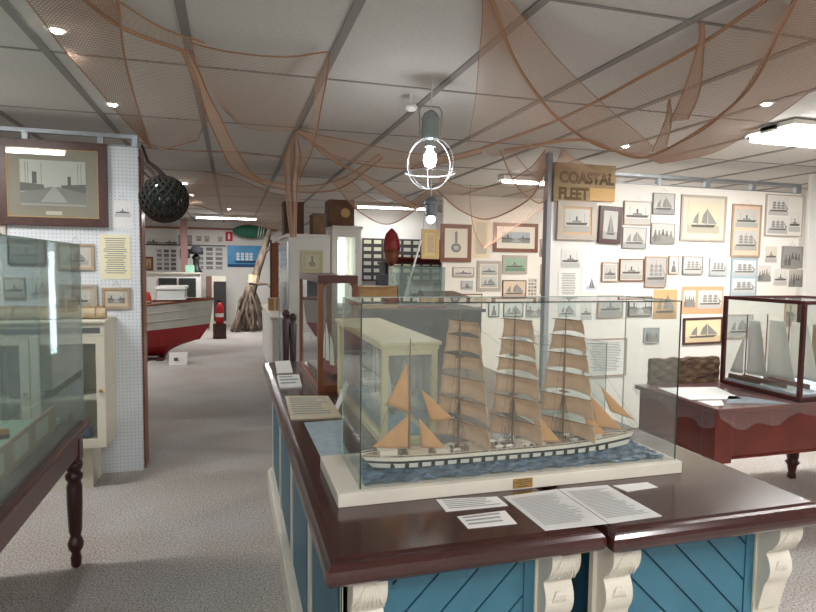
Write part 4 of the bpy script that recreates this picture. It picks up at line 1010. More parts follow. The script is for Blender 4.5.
# low white counter along aisle
K = thing('low_white_counter', 'low white counter along the aisle beyond the blue counter', 'counter', (.62, 8.7, 0))
B(.47, .9, 7.5, 10.0, .1, .86).build('body', M_white, K, bevel=.01); B(.45, .92, 7.48, 10.02, .86, .89).build('top', M_cream, K, bevel=.004); B(.50, .88, 7.55, 9.95, 0, .1).build('plinth', M_dbrown, K)
pa = at(267, 312, 8.6); pb = at(279, 298, 8.6)
o = thing('cardboard_box', 'small brown cardboard box on the low white counter', 'box', (.6, 8.75, .8905)); B(.49, .66, 8.6, 8.85, .8905, 1.06).build('carton', M_tan, o, bevel=.003); B(.565, .585, 8.598, 8.5998, .8905, 1.06).build('tape', flat(200, 184, 150), o)
# dark turned posts
o = thing('dark_hat_stand', 'dark maroon turned double post behind the counter end', 'stand', (.44, 4.9, 0))
B(.36, .54, 4.80, 5.0, 0, .05).build('base', mat('black_maroon_wood', rgb(50, 24, 24), .35), o, bevel=.005)
for xx, hh in ((.415, 1.16), (.470, 1.13)):
    MB().lathe([(.02, 0), (.022, .3), (.018, .35), (.024, .4), (.022, hh-.48), (.03, hh-.12), (.018, hh-.1), (.03, hh-.07), (.03, hh-.05), (.01, hh-.03)], (xx, 4.9, .05), 14).build('post', mat('black_maroon_wood', rgb(50, 24, 24), .35), o, smooth=True)
# brown door board far
pa = at(272, 330, 11.0); pb = at(282, 240, 11.0)
o = thing('brown_door_board', 'tall brown timber board standing by the low white counter', 'board', ((pa.x+pb.x)/2, 11.1, 0))
B(pa.x, pb.x+.2, 11.0, 11.05, 0, at(277, 243, 11).z).build('board_panel', M_brown, o); B(pa.x-.03, pa.x-.001, 10.98, 11.06, 0, at(277, 240, 11).z).build('edge_strip', M_dbrown, o)
# dark cabinet and tan box behind the cases
o = thing('dark_chest', 'dark wooden chest behind the cream cabinet', 'chest', (1.6, 5.5, 0))
B(1.15, 2.25, 5.2, 5.8, 0, 1.12).build('body', mat('dark_chest_wood', rgb(52, 46, 44), .6, noise=.6, scale=5), o, bevel=.005); B(1.12, 2.28, 5.17, 5.83, 1.12, 1.15).build('lid', mat('dark_chest_lid', rgb(58, 48, 42), .6), o, bevel=.004)
for k in range(2): B(1.2+k*.53, 1.67+k*.53, 5.19, 5.199, .15, 1.0).build('door', mat('chest_door', rgb(46, 44, 42), .5, noise=.4, scale=7), o)
pa = at(359, 300, 5.3); pb = at(397, 288, 5.3)
o = thing('tan_wooden_box', 'flat tan wooden box on the dark chest', 'box', ((pa.x+pb.x)/2, 5.4, 1.1505))
B(pa.x, pb.x, 5.3, 5.6, 1.1505, pb.z).build('body', M_tan, o, bevel=.004); B(pa.x-.01, pb.x+.01, 5.29, 5.61, pb.z-.0, pb.z+.012).build('lid', M_tan, o, bevel=.003)
pa = at(400, 300, 5.4); pb = at(463, 294, 5.4)
o = thing('dark_glass_case', 'frameless glass case with dark models behind the big ship case', 'display case', (1.95, 5.5, 1.1505))
ga, gb = at(398, 290, 5.35).x, at(446, 290, 5.35).x; gb = min(gb, 2.24)
B(ga, gb, 5.35, 5.75, 1.1505, 1.17).build('base', M_brown, o); glass_box(ga+.01, gb-.01, 5.36, 5.74, 1.17, at(410, 267, 5.36).z, o, g=M_glassd, e=.002, edge=M_gedgel)
small_ship((ga+gb)/2, 5.55, 1.171, .26, 'dark model ship inside the glass case behind the big ship case', flat(50, 44, 48), flat(120, 110, 100), along='x', masts_=2)
# brown slanted plank top
o = thing('slanted_lectern', 'brown slant topped reading stand right of the dark chest', 'stand', (2.7, 6.0, 0))
pa = at(418, 296, 6.2); pb = at(463, 296, 6.2)
B(pa.x+.1, pb.x-.1, 6.1, 6.4, 0, 1.2).build('stand_body', mat('grey_green_cabinet', rgb(92, 104, 104), .5, noise=.2, scale=8), o)
MB().prism([(pa.x, 5.95, 1.201), (pb.x, 5.95, 1.201), (pb.x, 6.5, 1.201), (pa.x, 6.5, 1.201)], (0, 0, .02)).prism([(pa.x, 6.0, 1.221), (pa.x, 6.5, 1.221), (pa.x, 6.5, 1.26)], (pb.x-pa.x, 0, 0)).build('slant_top', M_dbrown, o)
# dark photo rack far
Yr = 10.2
pa = at(362.5, 281, Yr); pb = at(441, 240, Yr)
struct(B(at(350, 250, Yr+.05).x, 4.2, Yr+.05, Yr+.1, 0, 2.5).build('wall_rack', M_white))
o = thing('photo_rack', 'dark board of small white mounted photos in rows', 'photo board', ((pa.x+pb.x)/2, Yr, pa.z))
B(pa.x, pb.x, Yr, Yr+.045, pa.z, pb.z).build('board', flat(50, 46, 48), o)
m = MB(); nx, nz = 8, 6; dx = (pb.x-pa.x)/nx; dzz = (pb.z-pa.z)/nz
for i in range(nx):
    for j in range(nz):
        B(pa.x+i*dx+.02, pa.x+(i+1)*dx-.03, Yr-.004, Yr-.0005, pa.z+j*dzz+.03, pa.z+(j+1)*dzz-.03).build('photo_card', flat(160+(i*7+j*5) % 40, 160+(i*7+j*5) % 40, 160), o)
# red hull shape hanging
c = at(391.5, 248, 8.6); c.z += .0
o = thing('red_model_hull', 'glossy red pointed hull standing upright before the photo rack', 'model hull', (c.x, c.y, at(391, 268, 8.6).z))
zt_ = at(391, 228, 8.6).z; zb = at(391, 268, 8.6).z; hx = (at(398.5, 248, 8.6).x-at(384.5, 248, 8.6).x)/2*1.2
prof = [(.02, 0), (.75, .2), (1, .45), (.95, .65), (.7, .85), (.35, .95), (.02, 1)]
MB().lathe([(hx*a, b*(zt_-zb)) for a, b in prof[2:]], (c.x, c.y, zb), 18).build('upper_hull', mat('red_gloss', rgb(150, 40, 44), .2, coat=.3), o, smooth=True)
MB().lathe([(hx*a, b*(zt_-zb)) for a, b in prof[:3]], (c.x, c.y, zb-.001), 18).build('lower_hull', M_brown, o, smooth=True)
B(c.x-.2, c.x+.2, c.y-.15, c.y+.15, 0, zb-.1).build('pedestal', flat(70, 74, 84), o); MB().tube([(c.x, c.y, zb-.1), (c.x, c.y, zb+.01)], .03, 8).build('stem', M_brown, o)
o = small_ship(at(405, 258, 9.4).x+.15, 9.4, at(405, 262, 9.4).z, .9, 'dark red hulled model boat on a shelf right of the upright hull', flat(130, 50, 50), flat(150, 60, 60), along='x', masts_=0)
zb = o.location.z
K = thing('dark_display_shelf', 'dark shelf unit carrying the red hulled boat', 'shelf', (o.location.x, 9.4, 0)); B(o.location.x-.55, o.location.x+.75, 9.15, 9.65, zb-.04, zb-.001).build('shelf_board', flat(60, 34, 34), K)
for dx_ in (-.5, .7): B(o.location.x+dx_-.03, o.location.x+dx_+.03, 9.2, 9.6, 0, zb-.04).build('upright', flat(60, 60, 66), K)
pa = at(421, 240, 6.9); pb = at(404, 300, 6.9); pc = pb+(pb-pa)*((pb.z-.005)/(pa.z-pb.z))
o = MB().tube([pa, pb, pc], .012, 8).build('white_pole', M_white); tag(o, 'thin white slanting pole in front of the dark shelf', 'pole')

# ------------------------------------------------------------------ far hall
FW = 15.6
def fp(px, fr, art, lab, **k): return picture(px, FW, fr, art, lab, **k)
# poster ship
a = at(227.5, 267, FW); b = at(262, 246, FW)
o = thing('blue_ship_poster', 'blue poster of a white sailing ship on the far wall', 'poster', ((a.x+b.x)/2, FW, a.z)); Wp = b.x-a.x; Hp = b.z-a.z
B(a.x, b.x, FW-.012, FW-.001, a.z, b.z).build('panel', mat('poster_blue', rgb(70, 158, 214), .4, noise=.25, scale=3), o)
B(a.x, b.x, FW-.014, FW-.012, a.z, a.z+Hp*.14).build('panel_sea', flat(30, 74, 120), o)
m = MB(); m.poly([(a.x+Wp*.25, FW-.016, a.z+Hp*.2), (a.x+Wp*.8, FW-.016, a.z+Hp*.2), (a.x+Wp*.86, FW-.016, a.z+Hp*.3), (a.x+Wp*.2, FW-.016, a.z+Hp*.28)], 0)
for mx in (.3, .43, .56, .68):
    for zz in (.32, .45, .57): m.poly([(a.x+Wp*(mx-.05), FW-.016, a.z+Hp*zz), (a.x+Wp*(mx+.05), FW-.016, a.z+Hp*zz), (a.x+Wp*(mx+.04), FW-.016, a.z+Hp*(zz+.1)), (a.x+Wp*(mx-.04), FW-.016, a.z+Hp*(zz+.1))], 1)
m.build('ship_image', [flat(40, 60, 90), flat(236, 240, 244)], o)
a = at(225.5, 241, FW); b = at(232.5, 232, FW)
o = thing('fire_sign', 'small red sign with white symbol on the far wall', 'sign', ((a.x+b.x)/2, FW, a.z)); B(a.x, b.x, FW-.01, FW-.001, a.z, b.z).build('plate', flat(206, 40, 50), o)
B(a.x+(b.x-a.x)*.35, a.x+(b.x-a.x)*.65, FW-.012, FW-.01, a.z+(b.z-a.z)*.2, a.z+(b.z-a.z)*.8).build('symbol', flat(240, 236, 232), o)
for q, fr_, art, lab, kw in [((147, 238, 177, 245), None, 'harbour', 'long pale drawing at top left of the far wall', dict(paper=(222, 218, 210))),
    ((178.5, 235, 192, 245.5), F_grey, 'steamer', 'grey mounted picture beside the far post', dict(fw=.03, paper=(170, 168, 150))),
    ((180, 249, 190, 258), F_black, 'square', 'small black framed ship print beside the far post', dict(fw=.03)),
    ((144, 256.5, 153.5, 270.5), F_brown, 'yacht', 'small gilt brown framed painting on the far wall', dict(fw=.05, paper=(206, 176, 116))),
    ((155, 248, 178, 271), None, 'sheet', 'white display sheet of small photos left of the far post', dict(paper=(222, 222, 220))),
    ((194, 246, 225, 270.5), None, 'sheet', 'large white photo display board right of the far post', dict(paper=(224, 224, 224))),
    ((196.5, 236, 201.5, 241), F_grey, 'portrait', 'tiny left picture above the large photo display', dict(fw=.02)),
    ((204.5, 236, 209.5, 242), F_tan, 'portrait', 'tiny middle picture above the large photo display', dict(fw=.02)),
    ((218, 236.5, 222.5, 241.5), F_tan, 'portrait', 'tiny right picture left of the red sign', dict(fw=.02))]:
    fp(q, fr_, art, lab, **kw)
a = at(140, 246.5, FW-.03)
struct(B(-3.5, at(226, 240, FW).x, FW-.05, FW-.001, at(180, 245.6, FW).z, at(180, 244.6, FW).z+.0).build('trim_7', M_dbrown))
struct(B(-3.5, 1.1, FW-.08, FW-.001, at(200, 229.5, FW).z, at(200, 227.5, FW).z).build('trim_8', flat(150, 100, 80)))
pa = at(184, 250, 14.8); struct(B(pa.x-.07, pa.x+.07, 14.75, 14.9, 0, ZC-.01).build('trim_9', mat('far_post_paint', rgb(158, 120, 116), .6)))
# green striped half hull above the poster
a = at(233, 230, 14.9); b = at(269, 230, 14.9)
o = thing('green_surfboat_model', 'green hull with white stripes hung high above the blue poster', 'model hull', ((a.x+b.x)/2, 15.3, a.z)); Lg = b.x-a.x
def gh(u, v):
    t = math.sin(math.pi*(.04+.92*u))**.6; return (a.x+Lg*u, 15.3-.12*t*math.sin(math.pi*v), a.z+.0+.16*t*math.cos(math.pi*v)*1.0)
MB().grid(gh, 24, 10).build('hull', flat(40, 104, 84), o, smooth=True, solid=.01)
m = MB()
for k in range(3):
    u = .70+k*.07; m.tube([Vector(gh(u+.05*(1-vv/8), vv/8*.8+.1))+Vector((0, -.008, 0)) for vv in range(9)], .012, 4)
m.build('stripes', M_white, o)
# wires carry it
MB().tube([(a.x+Lg*.5, 15.3, a.z+.15), (a.x+Lg*.5, 15.3, ZC)], .004, 4).build('hanging_wire', M_ink, o)
# far white cabinet
pa = at(147, 300, 13.6); pb = at(200, 274, 13.6)
K = thing('far_white_cabinet', 'white cabinet with dark glass doors behind the rowing boat', 'cabinet', ((pa.x+pb.x)/2, 13.8, 0))
B(pa.x, pb.x, 13.6, 14.1, 0, pb.z).build('body', M_white, K, bevel=.005); B(pa.x-.02, pb.x+.02, 13.58, 14.12, pb.z, pb.z+.03).build('top', M_cream, K)
for u0, u1 in ((.22, .56), (.60, .92)):
    for z0, z1 in ((.62, .93), (.2, .56)):
        B(pa.x+(pb.x-pa.x)*u0, pa.x+(pb.x-pa.x)*u1, 13.585, 13.599, pb.z*z0 if z0 > .5 else pb.z*.25, pb.z*z1).build('dark_pane', mat('dark_pane', rgb(54, 58, 56), .1), K)
lx = at(196, 262, 13.8).x
o = thing('black_lamp', 'black lamp with a peaked shade on the far white cabinet', 'lamp', (lx, 13.8, pb.z+.0305))
zz = pb.z+.0305
MB().lathe([(.12, 0), (.13, .02), (.07, .1), (.06, .25), (.09, .33), (.03, .4)], (lx, 13.85, zz), 16).build('lamp_base', M_black, o, smooth=True)
MB().lathe([(.15, .40), (.15, .46), (.08, .56), (.01, .6)], (lx, 13.85, zz), 16).build('lamp_shade', mat('navy_shade', rgb(16, 17, 26), .9), o, smooth=True)
gx_ = at(190, 270, 13.7).x
o = thing('green_card', 'pale green card standing left of the black lamp', 'card', (gx_, 13.7, zz)); B(gx_-.09, gx_+.09, 13.68, 13.695, zz, zz+.16).build('card_sheet', flat(140, 186, 164), o); B(gx_-.05, gx_+.05, 13.68, 13.74, zz-.0, zz+.004).build('foot', flat(140, 186, 164), o)
# dark fireplace like opening
pa = at(209, 300, 14.5); pb = at(226, 276, 14.5)
K = thing('dark_stove_unit', 'cream unit with a dark open recess below the photo display', 'cabinet', ((pa.x+pb.x)/2, 14.7, 0))
B(pa.x, pb.x, 14.6, 15.1, 0, pb.z).build('body', M_cream, K); B(pa.x+.1, pb.x, 14.58, 14.599, .2, pb.z-.13).build('recess', flat(44, 40, 42), K); B(pa.x-.06, pa.x+.06, 14.5, 14.62, pb.z-.5, pb.z).build('side_scroll', flat(110, 80, 70), K, bevel=.02)
ex = at(219.5, 300, 12.9)
o = thing('fire_extinguisher', 'red extinguisher like cylinder right of the boat bow', 'extinguisher', (ex.x, 12.9, 0))
MB().lathe([(.07, .3), (.08, .32), (.08, .62), (.05, .7), (.03, .74)], (ex.x, 12.9, 0), 16).build('cylinder', flat(190, 34, 40), o, smooth=True); MB().lathe([(.082, .44), (.082, .52)], (ex.x, 12.9, 0), 16).build('label_band', M_white, o); B(ex.x-.13, ex.x+.13, 12.78, 13.02, 0, .299).build('stand_block', M_dbrown, o); B(ex.x-.05, ex.x+.03, 12.88, 12.92, .741, .79).build('valve', M_black, o)

# rowing boat: bow to the right, half hidden by partition
BX0, BX1, BY = -2.9, -.42, 10.4
bt = thing('rowing_boat', 'old clinker rowing boat, grey white above and red below, down the aisle', 'boat', (-1.4, BY, 0))
def bsec(t, k):   # t 0 stern 1 bow; k 0 keel .. 3 gunwale
    hbm = .62*(1-max(0, (t-.45)/.55)**2.0)*min(1, .75+t*.5)
    z = [(.05+.22*max(0, t-.7)**1.2*3), .22+.25*max(0, t-.7)*1.1, .47+.16*max(0, t-.5), .84+.20*max(0, t-.4)][k]
    wf = [.10, .62, .9, 1][k]; x = BX0+(BX1-BX0)*t
    if t > .75: x += (t-.75)*(.0, .18, .5, .95)[k]*.5-.55*(t-.75)*4*(k == 0)-.12*(t-.75)*4*(k == 1)
    return x, max(.006, hbm*wf), z
n = 26; m = MB()
for sd in (-1, 1):
    for i in range(n):
        for k in range(3):
            q = []
            for ii, kk in ((i, k), (i+1, k), (i+1, k+1), (i, k+1)):
                x, b_, z = bsec(ii/n, kk); q.append((x, BY+sd*b_, z))
            m.poly(q, 0 if k < 2 else 1)
for i in range(n):
    a_ = bsec(i/n, 0); b_ = bsec((i+1)/n, 0); m.poly([(a_[0], BY-a_[1], a_[2]), (b_[0], BY-b_[1], b_[2]), (b_[0], BY+b_[1], b_[2]), (a_[0], BY+a_[1], a_[2])], 0)
m.build('hull', [mat('red_bottom_paint', rgb(158, 34, 36), .45, noise=.2, scale=5), mat('grey_white_planking', rgb(182, 180, 170), .6, noise=.12, scale=4)], bt, solid=.02)
m = MB()
for sd in (-1, 1): m.tube([(bsec(i/n, 3)[0], BY+sd*bsec(i/n, 3)[1], bsec(i/n, 3)[2]) for i in range(n+1)], .022, 6)
m.build('gunwale', F_brown, bt)
m = MB()
for sd in (-1, 1):
    for fz in (.33, .66):
        m.tube([tuple(Vector((bsec(i/n, 2)[0], BY+sd*(bsec(i/n, 2)[1]+.012), bsec(i/n, 2)[2])).lerp(Vector((bsec(i/n, 3)[0], BY+sd*(bsec(i/n, 3)[1]+.012), bsec(i/n, 3)[2])), fz)) for i in range(n+1)], .006, 4)
m.build('plank_edge', flat(170, 164, 150), bt)
m = MB()
for i in range(19, n):
    a_ = bsec(i/n, 3); b_ = bsec((i+1)/n, 3); m.poly([(a_[0], BY-a_[1]*.97, a_[2]-.02), (b_[0], BY-b_[1]*.97, b_[2]-.02), (b_[0], BY+b_[1]*.97, b_[2]-.02), (a_[0], BY+a_[1]*.97, a_[2]-.02)])
m.build('foredeck', mat('red_brown_deck', rgb(128, 62, 48), .5, noise=.3, scale=8), bt, solid=.012)
for t in (.2, .615): x, b_, z = bsec(t, 3); B(x-.1, x+.1, BY-b_*.93, BY+b_*.93, z-.12, z-.09).build('thwart', F_brown, bt)
for xx in (-2.2, -1.1): B(xx-.05, xx+.05, BY-.35, BY+.35, 0, .045 if xx < -1.5 else .045).build('cradle', M_dbrown, bt)
pa = at(158, 302, 10.2); pb = at(186, 286, 10.2)
o = thing('boat_top_case', 'white edged perspex box standing on the rowing boat', 'display case', ((pa.x+pb.x)/2, 10.4, .88))
B(pa.x, pb.x, 10.0, 10.6, .965, .98).build('base', M_white, o); B(pa.x+.01, pb.x-.01, 10.01, 10.59, .98, pb.z-.05).build('perspex', mat('perspex_white', rgb(206, 208, 204), .1, spec=.9), o); B(pa.x-.01, pb.x+.01, 9.99, 10.61, pb.z-.05, pb.z).build('lid', M_white, o, bevel=.01)
o = thing('red_life_jacket', 'red rounded cushion at the stern side of the boat', 'cushion', (at(152, 297, 10.3).x, 10.3, .88))
cc = at(151.5, 298, 10.3); MB().lathe([(.01, 0), (.12, .02), (.16, .12), (.13, .26), (.01, .3)], (-1.385, 10.3, .805), 18).build('pad', flat(200, 60, 40), o, smooth=True); MB().lathe([(.164, .11), (.164, .13)], (-1.385, 10.3, .805), 18).build('strap', flat(230, 220, 200), o)
cc = at(179, 346, 9.7)
o = thing('caption_placard', 'white placard propped below the rowing boat', 'placard', (cc.x, 9.65, 0))
MB().prism([(cc.x-.14, 9.6, .002), (cc.x+.12, 9.6, .002), (cc.x+.12, 9.72, .18), (cc.x-.14, 9.72, .18)], (0, .008, -.001)).build('panel', flat(214, 210, 204), o); B(cc.x-.07, cc.x-.01, 9.63, 9.64, .06, .11).build('picture', flat(110, 104, 104), o)
# driftwood
dw = thing('driftwood_trunk', 'tall leaning driftwood trunk with roots at the end of the aisle', 'driftwood', (at(248, 326, 14.2).x, 14.2, 0))
YD = 14.2
P_ = lambda x, y, dy=0: at(x, y, YD+dy)
MB().tube(catmull([P_(247, 318), P_(251, 295), P_(257, 272), P_(264, 250), P_(270, 228)], 16), [.16, .15, .14, .12, .11, .10, .10, .10, .09, .09, .09, .085, .08, .075, .07, .06, .05], 9).build('trunk', M_drift, dw, smooth=True)
rr_ = random.Random(9)
for k, (x1, y1, x2, y2, r_) in enumerate([(248, 305, 231, 328, .1), (247, 300, 238, 327, .12), (249, 300, 246, 328, .14), (250, 298, 254, 328, .13), (252, 296, 261, 327, .1), (246, 296, 240, 310, .08), (251, 290, 262, 310, .08), (262, 255, 283, 236, .05), (252, 288, 268, 284, .05), (268, 284, 277, 296, .03)]):
    a_, b_ = P_(x1, y1), P_(x2, y2, -.25+.05*k if k < 5 else 0); mid = a_.lerp(b_, .5)+Vector((rr_.uniform(-.08, .08), rr_.uniform(-.1, .1), rr_.uniform(-.04, .08)))
    if k < 5: b_.z = .02
    MB().tube(catmull([a_, mid, b_], 8), [r_, r_*.95, r_*.9, r_*.85, r_*.8, r_*.7, r_*.6, r_*.5, r_*.35], 8).build('root' if k < 7 else 'branch', M_drift, dw, smooth=True)
for k in range(14):
    a_ = P_(246+rr_.random()*7, 286+rr_.random()*14, -.12-rr_.random()*.1); b_ = P_(231+k*2.2+rr_.random()*2, 328, -.35+rr_.random()*.3); b_.z = .02; mid = a_.lerp(b_, .5)+Vector((rr_.uniform(-.1, .1), rr_.uniform(-.08, .08), rr_.uniform(-.05, .05)))
    r_ = rr_.uniform(.03, .055); MB().tube(catmull([a_, mid, b_], 8), [r_*(1-.6*q/8)*(1+.25*math.sin(q*2.1+k)) for q in range(9)], 7).build('root', M_drift, dw, smooth=True)
MB().tube([P_(253, 283, 0), P_(254.2, 275, 0)], .13, 10).build('tag_wrap', flat(214, 196, 164), dw)

# ------------------------------------------------------------------ hanging lanterns
lx, ly = at(430, 160, 3.15).x, 3.15; lz = at(430, 160, 3.15).z; lr = .138
o = thing('caged_lantern', 'hanging ship lantern in a round wire cage, lit white in mid air', 'lantern', (lx, ly, lz))
m = MB()
for tlt in range(3):
    a0 = tlt*math.pi/3+.3; m.tube([(lx+lr*math.cos(t*math.pi/16)*math.cos(a0), ly+lr*math.cos(t*math.pi/16)*math.sin(a0), lz-.02+lr*math.sin(t*math.pi/16)) for t in range(33)], .0017, 5, cap=False)
m.tube([(lx+lr*math.cos(t*math.pi/16), ly+lr*math.sin(t*math.pi/16), lz-.07+.0) for t in range(33)], .0024, 5, cap=False)
m.build('wire_cage', mat('white_wire', rgb(220, 224, 228), .3, metal=.3), o)
MB().lathe([(.002, -.045), (.028, -.03), (.036, 0), (.03, .03), (.016, .05), (.014, .065)], (lx, ly, lz), 18).build('bulb', mat('lit_bulb', (.95, .98, 1), .2, emis=55), o, smooth=True)
MB().lathe([(.02, .066), (.03, .07), (.03, .1), (.045, .11), (.048, .12), (.048, .215), (.052, .22), (.035, .25), (.012, .265)], (lx, ly, lz), 20).build('lantern_body', mat('grey_lantern_glass', rgb(150, 160, 160), .25, metal=.3), o, smooth=False)
MB().tube([(lx-.06, ly, lz+.13), (lx-.065, ly, lz+.26), (lx-.05, ly, lz+.285), (lx+.05, ly, lz+.285), (lx+.065, ly, lz+.26), (lx+.06, ly, lz+.13)], .004, 6).build('bail_handle', M_steel, o)
MB().tube([(lx, ly, lz+.26), (lx+.004, ly, lz+.34), (lx+.01, ly, ZC-.001)], .003, 5).build('cord', M_white, o)
l = bpy.data.lights.new('lantern_glow', 'POINT'); l.energy = 3; l.color = (.93, .97, 1); l.shadow_soft_size = .04
lo = bpy.data.objects.new('lantern_glow', l); COL.objects.link(lo); lo.parent = o; lo.location = (0, 0, -.06)
l2 = at(431, 214, 4.6)
o = thing('glass_lantern', 'smaller glass jar lantern hanging lower behind the caged lantern', 'lantern', l2)
MB().lathe([(.04, -.02), (.05, 0), (.05, .07), (.06, .075), (.06, .10), (.03, .13), (.01, .14)], l2, 16).build('jar', mat('lantern_grey_glass', rgb(130, 140, 145), .2, metal=.4), o, smooth=False)
MB().lathe([(.002, -.075), (.028, -.06), (.034, -.04), (.02, -.02)], l2, 14).build('bulb', mat('lit_bulb', (.95, .98, 1), .2, emis=55), o, smooth=True)
MB().tube([l2+Vector((0, 0, .13)), Vector((l2.x, l2.y, ZC-.001))], .003, 5).build('cord', M_white, o)

# ------------------------------------------------------------------ fishing nets
def Z(px, py, z): return atz(px, py, min(z, ZC-.022))
def net(label, A, Bq, cell=.034, sag=.0, tw=.0011, mt=M_twine, hemA=.004, hemB=.004, cells=None, fold=0, ties=None, hemE=0):
    o = thing('fishing_net', label, 'fishing net', A[0], group='brown fishing nets draped under the ceiling')
    n0 = 60; a = catmull(A, n0); b = catmull(Bq, n0)
    LA = sum((a[i+1]-a[i]).length for i in range(n0)); LB = sum((b[i+1]-b[i]).length for i in range(n0)); W_ = max((a[i]-b[i]).length for i in range(n0+1))
    nu = int(max(LA, LB)/cell*2); nv = cells or max(4, int(W_/cell*2))
    nu = min(nu, 220); nv = min(nv, 80)
    a = catmull(A, nu); b = catmull(Bq, nu)
    def S(i, j):
        v = j/nv; p = a[i].lerp(b[i], v); k = 4*v*(1-v)
        p.z -= sag*k; p = p + Vector((math.sin(i*.11+v*5), math.cos(i*.09+v*4), 0))*.0025
        if fold: p.y += fold*math.sin(v*5*math.pi); p.x += fold*.4*math.cos(v*7*math.pi)
        p.z = min(p.z, ZC-.012); return p
    m = MB(); cache = {}
    for i in range(nu):
        for j in range(nv+1):
            if (i+j) % 2: continue
            for dj in (-1, 1):
                if 0 <= j+dj <= nv:
                    p, q = S(i, j), S(i+1, j+dj); d = q-p
                    if d.length < 1e-5: continue
                    d.normalize(); s1 = d.cross(Vector((0, 0, 1)))
                    if s1.length < .1: s1 = d.cross(Vector((1, 0, 0)))
                    s1.normalize(); s2 = d.cross(s1); k = len(m.v)
                    for pt in (p, q):
                        for an in (0, 2.094, 4.189): m.v.append(tuple(pt+(s1*math.cos(an)+s2*math.sin(an))*tw))
                    for e in range(3): m.f.append([k+e, k+(e+1) % 3, k+3+(e+1) % 3, k+3+e]); m.m.append(0)
    m.build('netting', mt, o)
    m = MB()
    if hemA: MB().tube([S(i, 0) for i in range(0, nu+1)], hemA, 6).build('hem_rope', M_rope, o)
    if hemB: MB().tube([S(i, nv) for i in range(0, nu+1)], hemB, 6).build('hem_rope', M_rope, o)
    if hemE: MB().tube([S(nu, j) for j in range(nv+1)], hemE, 6).build('hem_rope', M_rope, o)
    for e in (ties or ()): MB().tube([e, Vector((e.x, e.y, ZC-.001))], .004, 5).build('tie_cord', M_rope, o)
    return o
net('dark meshed net falling from the top left corner towards the float', [Z(18, -10, 2.5), Z(65, 50, 2.45), Z(105, 98, 2.38), Z(150, 148, 2.28)], [Z(116, -12, 2.5), Z(121, 28, 2.46), Z(132, 90, 2.38), Z(152, 148, 2.28)], cell=.030, tw=.0013, mt=M_twined, hemA=.003, hemB=.005)
net('thin open net panel looping beside the top left net', [Z(121, 28, 2.46), Z(129, 72, 2.40), Z(139, 115, 2.33), Z(160, 150, 2.26)], [Z(186, 52, 2.43), Z(199, 88, 2.38), Z(204, 122, 2.33), Z(198, 140, 2.28)], cell=.045, tw=.0010, hemA=0, hemB=.003, hemE=.004)
net('bunched brown net band crossing the ceiling at upper left', [Z(117, 0, 2.52), Z(160, 27, 2.50), Z(204, 43, 2.49)], [Z(85, 0, 2.50), Z(125, 29, 2.46), Z(186, 52, 2.43)], cell=.028, tw=.0012, hemB=.008)
net('fine net sheet pinned between the ceiling battens left of centre', [Z(188, 42, 2.50), Z(230, 52, 2.49), Z(285, 57, 2.50), Z(328, 52, 2.525)], [Z(226, 112, 2.46), Z(245, 127, 2.45), Z(272, 131, 2.48), Z(296, 130, 2.525)], cell=.042, tw=.0009, hemA=.004, hemB=.002, sag=.03)
net('twisted net rope hanging down the aisle left of centre', [Z(181, 50, 2.45), Z(195, 82, 2.40), Z(212, 127, 2.33), Z(233, 168, 2.24), Z(262, 184, 2.18)], [Z(191, 52, 2.45), Z(208, 92, 2.40), Z(230, 137, 2.33), Z(248, 168, 2.24), Z(264, 181, 2.18)], cell=.022, tw=.0014, hemA=.006, hemB=.005)
P2 = lambda x, y, Y: at(x, y, Y)
net('gathered net column hanging straight down in front of the tall cabinet', [P2(295, 131, 4.62), P2(283, 158, 4.62), P2(285, 190, 4.62), P2(290, 237, 4.62)], [P2(297, 131, 4.62), P2(302, 160, 4.62), P2(298, 190, 4.62), P2(297, 237, 4.62)], cell=.013, tw=.0032, hemA=.005, hemB=.005, fold=.022, cells=16)
net('slim net loop hanging right of the gathered column', [Z(330, 52, 2.52), Z(323, 100, 2.42), Z(312, 150, 2.30), Z(300, 178, 2.22)], [Z(316, 76, 2.50), Z(312, 112, 2.42), Z(305, 150, 2.32), Z(296, 172, 2.25)], cell=.035, tw=.0009, hemA=.004, hemB=0)
net('brown swag from the centre left batten to the caged lantern', [Z(297, 130, 2.52), Z(345, 140, 2.45), Z(400, 151, 2.38), Z(445, 156, 2.34), Z(482, 148, 2.36)], [Z(297, 132, 2.51), Z(330, 152, 2.40), Z(362, 164, 2.34), Z(415, 168, 2.31), Z(482, 153, 2.35)], cell=.03, tw=.0013, hemA=.004, hemB=.006)
net('second lower swag crossing below the first near the centre', [Z(297, 132, 2.51), Z(335, 162, 2.36), Z(375, 180, 2.27), Z(415, 205, 2.15)], [Z(310, 142, 2.46), Z(345, 165, 2.36), Z(385, 195, 2.22), Z(418, 212, 2.12)], cell=.035, tw=.0011, hemA=.004, hemB=.004)
net('tall veil of net dropping from the top edge right of the lantern', [Z(483, -10, 2.525), Z(480, 50, 2.5), Z(475, 100, 2.46), Z(468, 146, 2.38)], [Z(490, -8, 2.52), Z(514, 58, 2.47), Z(545, 105, 2.38), Z(560, 120, 2.35)], cell=.036, tw=.0009, hemA=.002, hemB=.007)
net('long net band sweeping from top centre down to the right', [Z(486, -10, 2.525), Z(514, 58, 2.47), Z(546, 106, 2.38), Z(590, 142, 2.28), Z(640, 157, 2.24)], [Z(500, -12, 2.525), Z(548, 48, 2.49), Z(580, 82, 2.43), Z(620, 118, 2.33), Z(655, 148, 2.25)], cell=.026, tw=.0012, hemA=.007, hemB=.002)
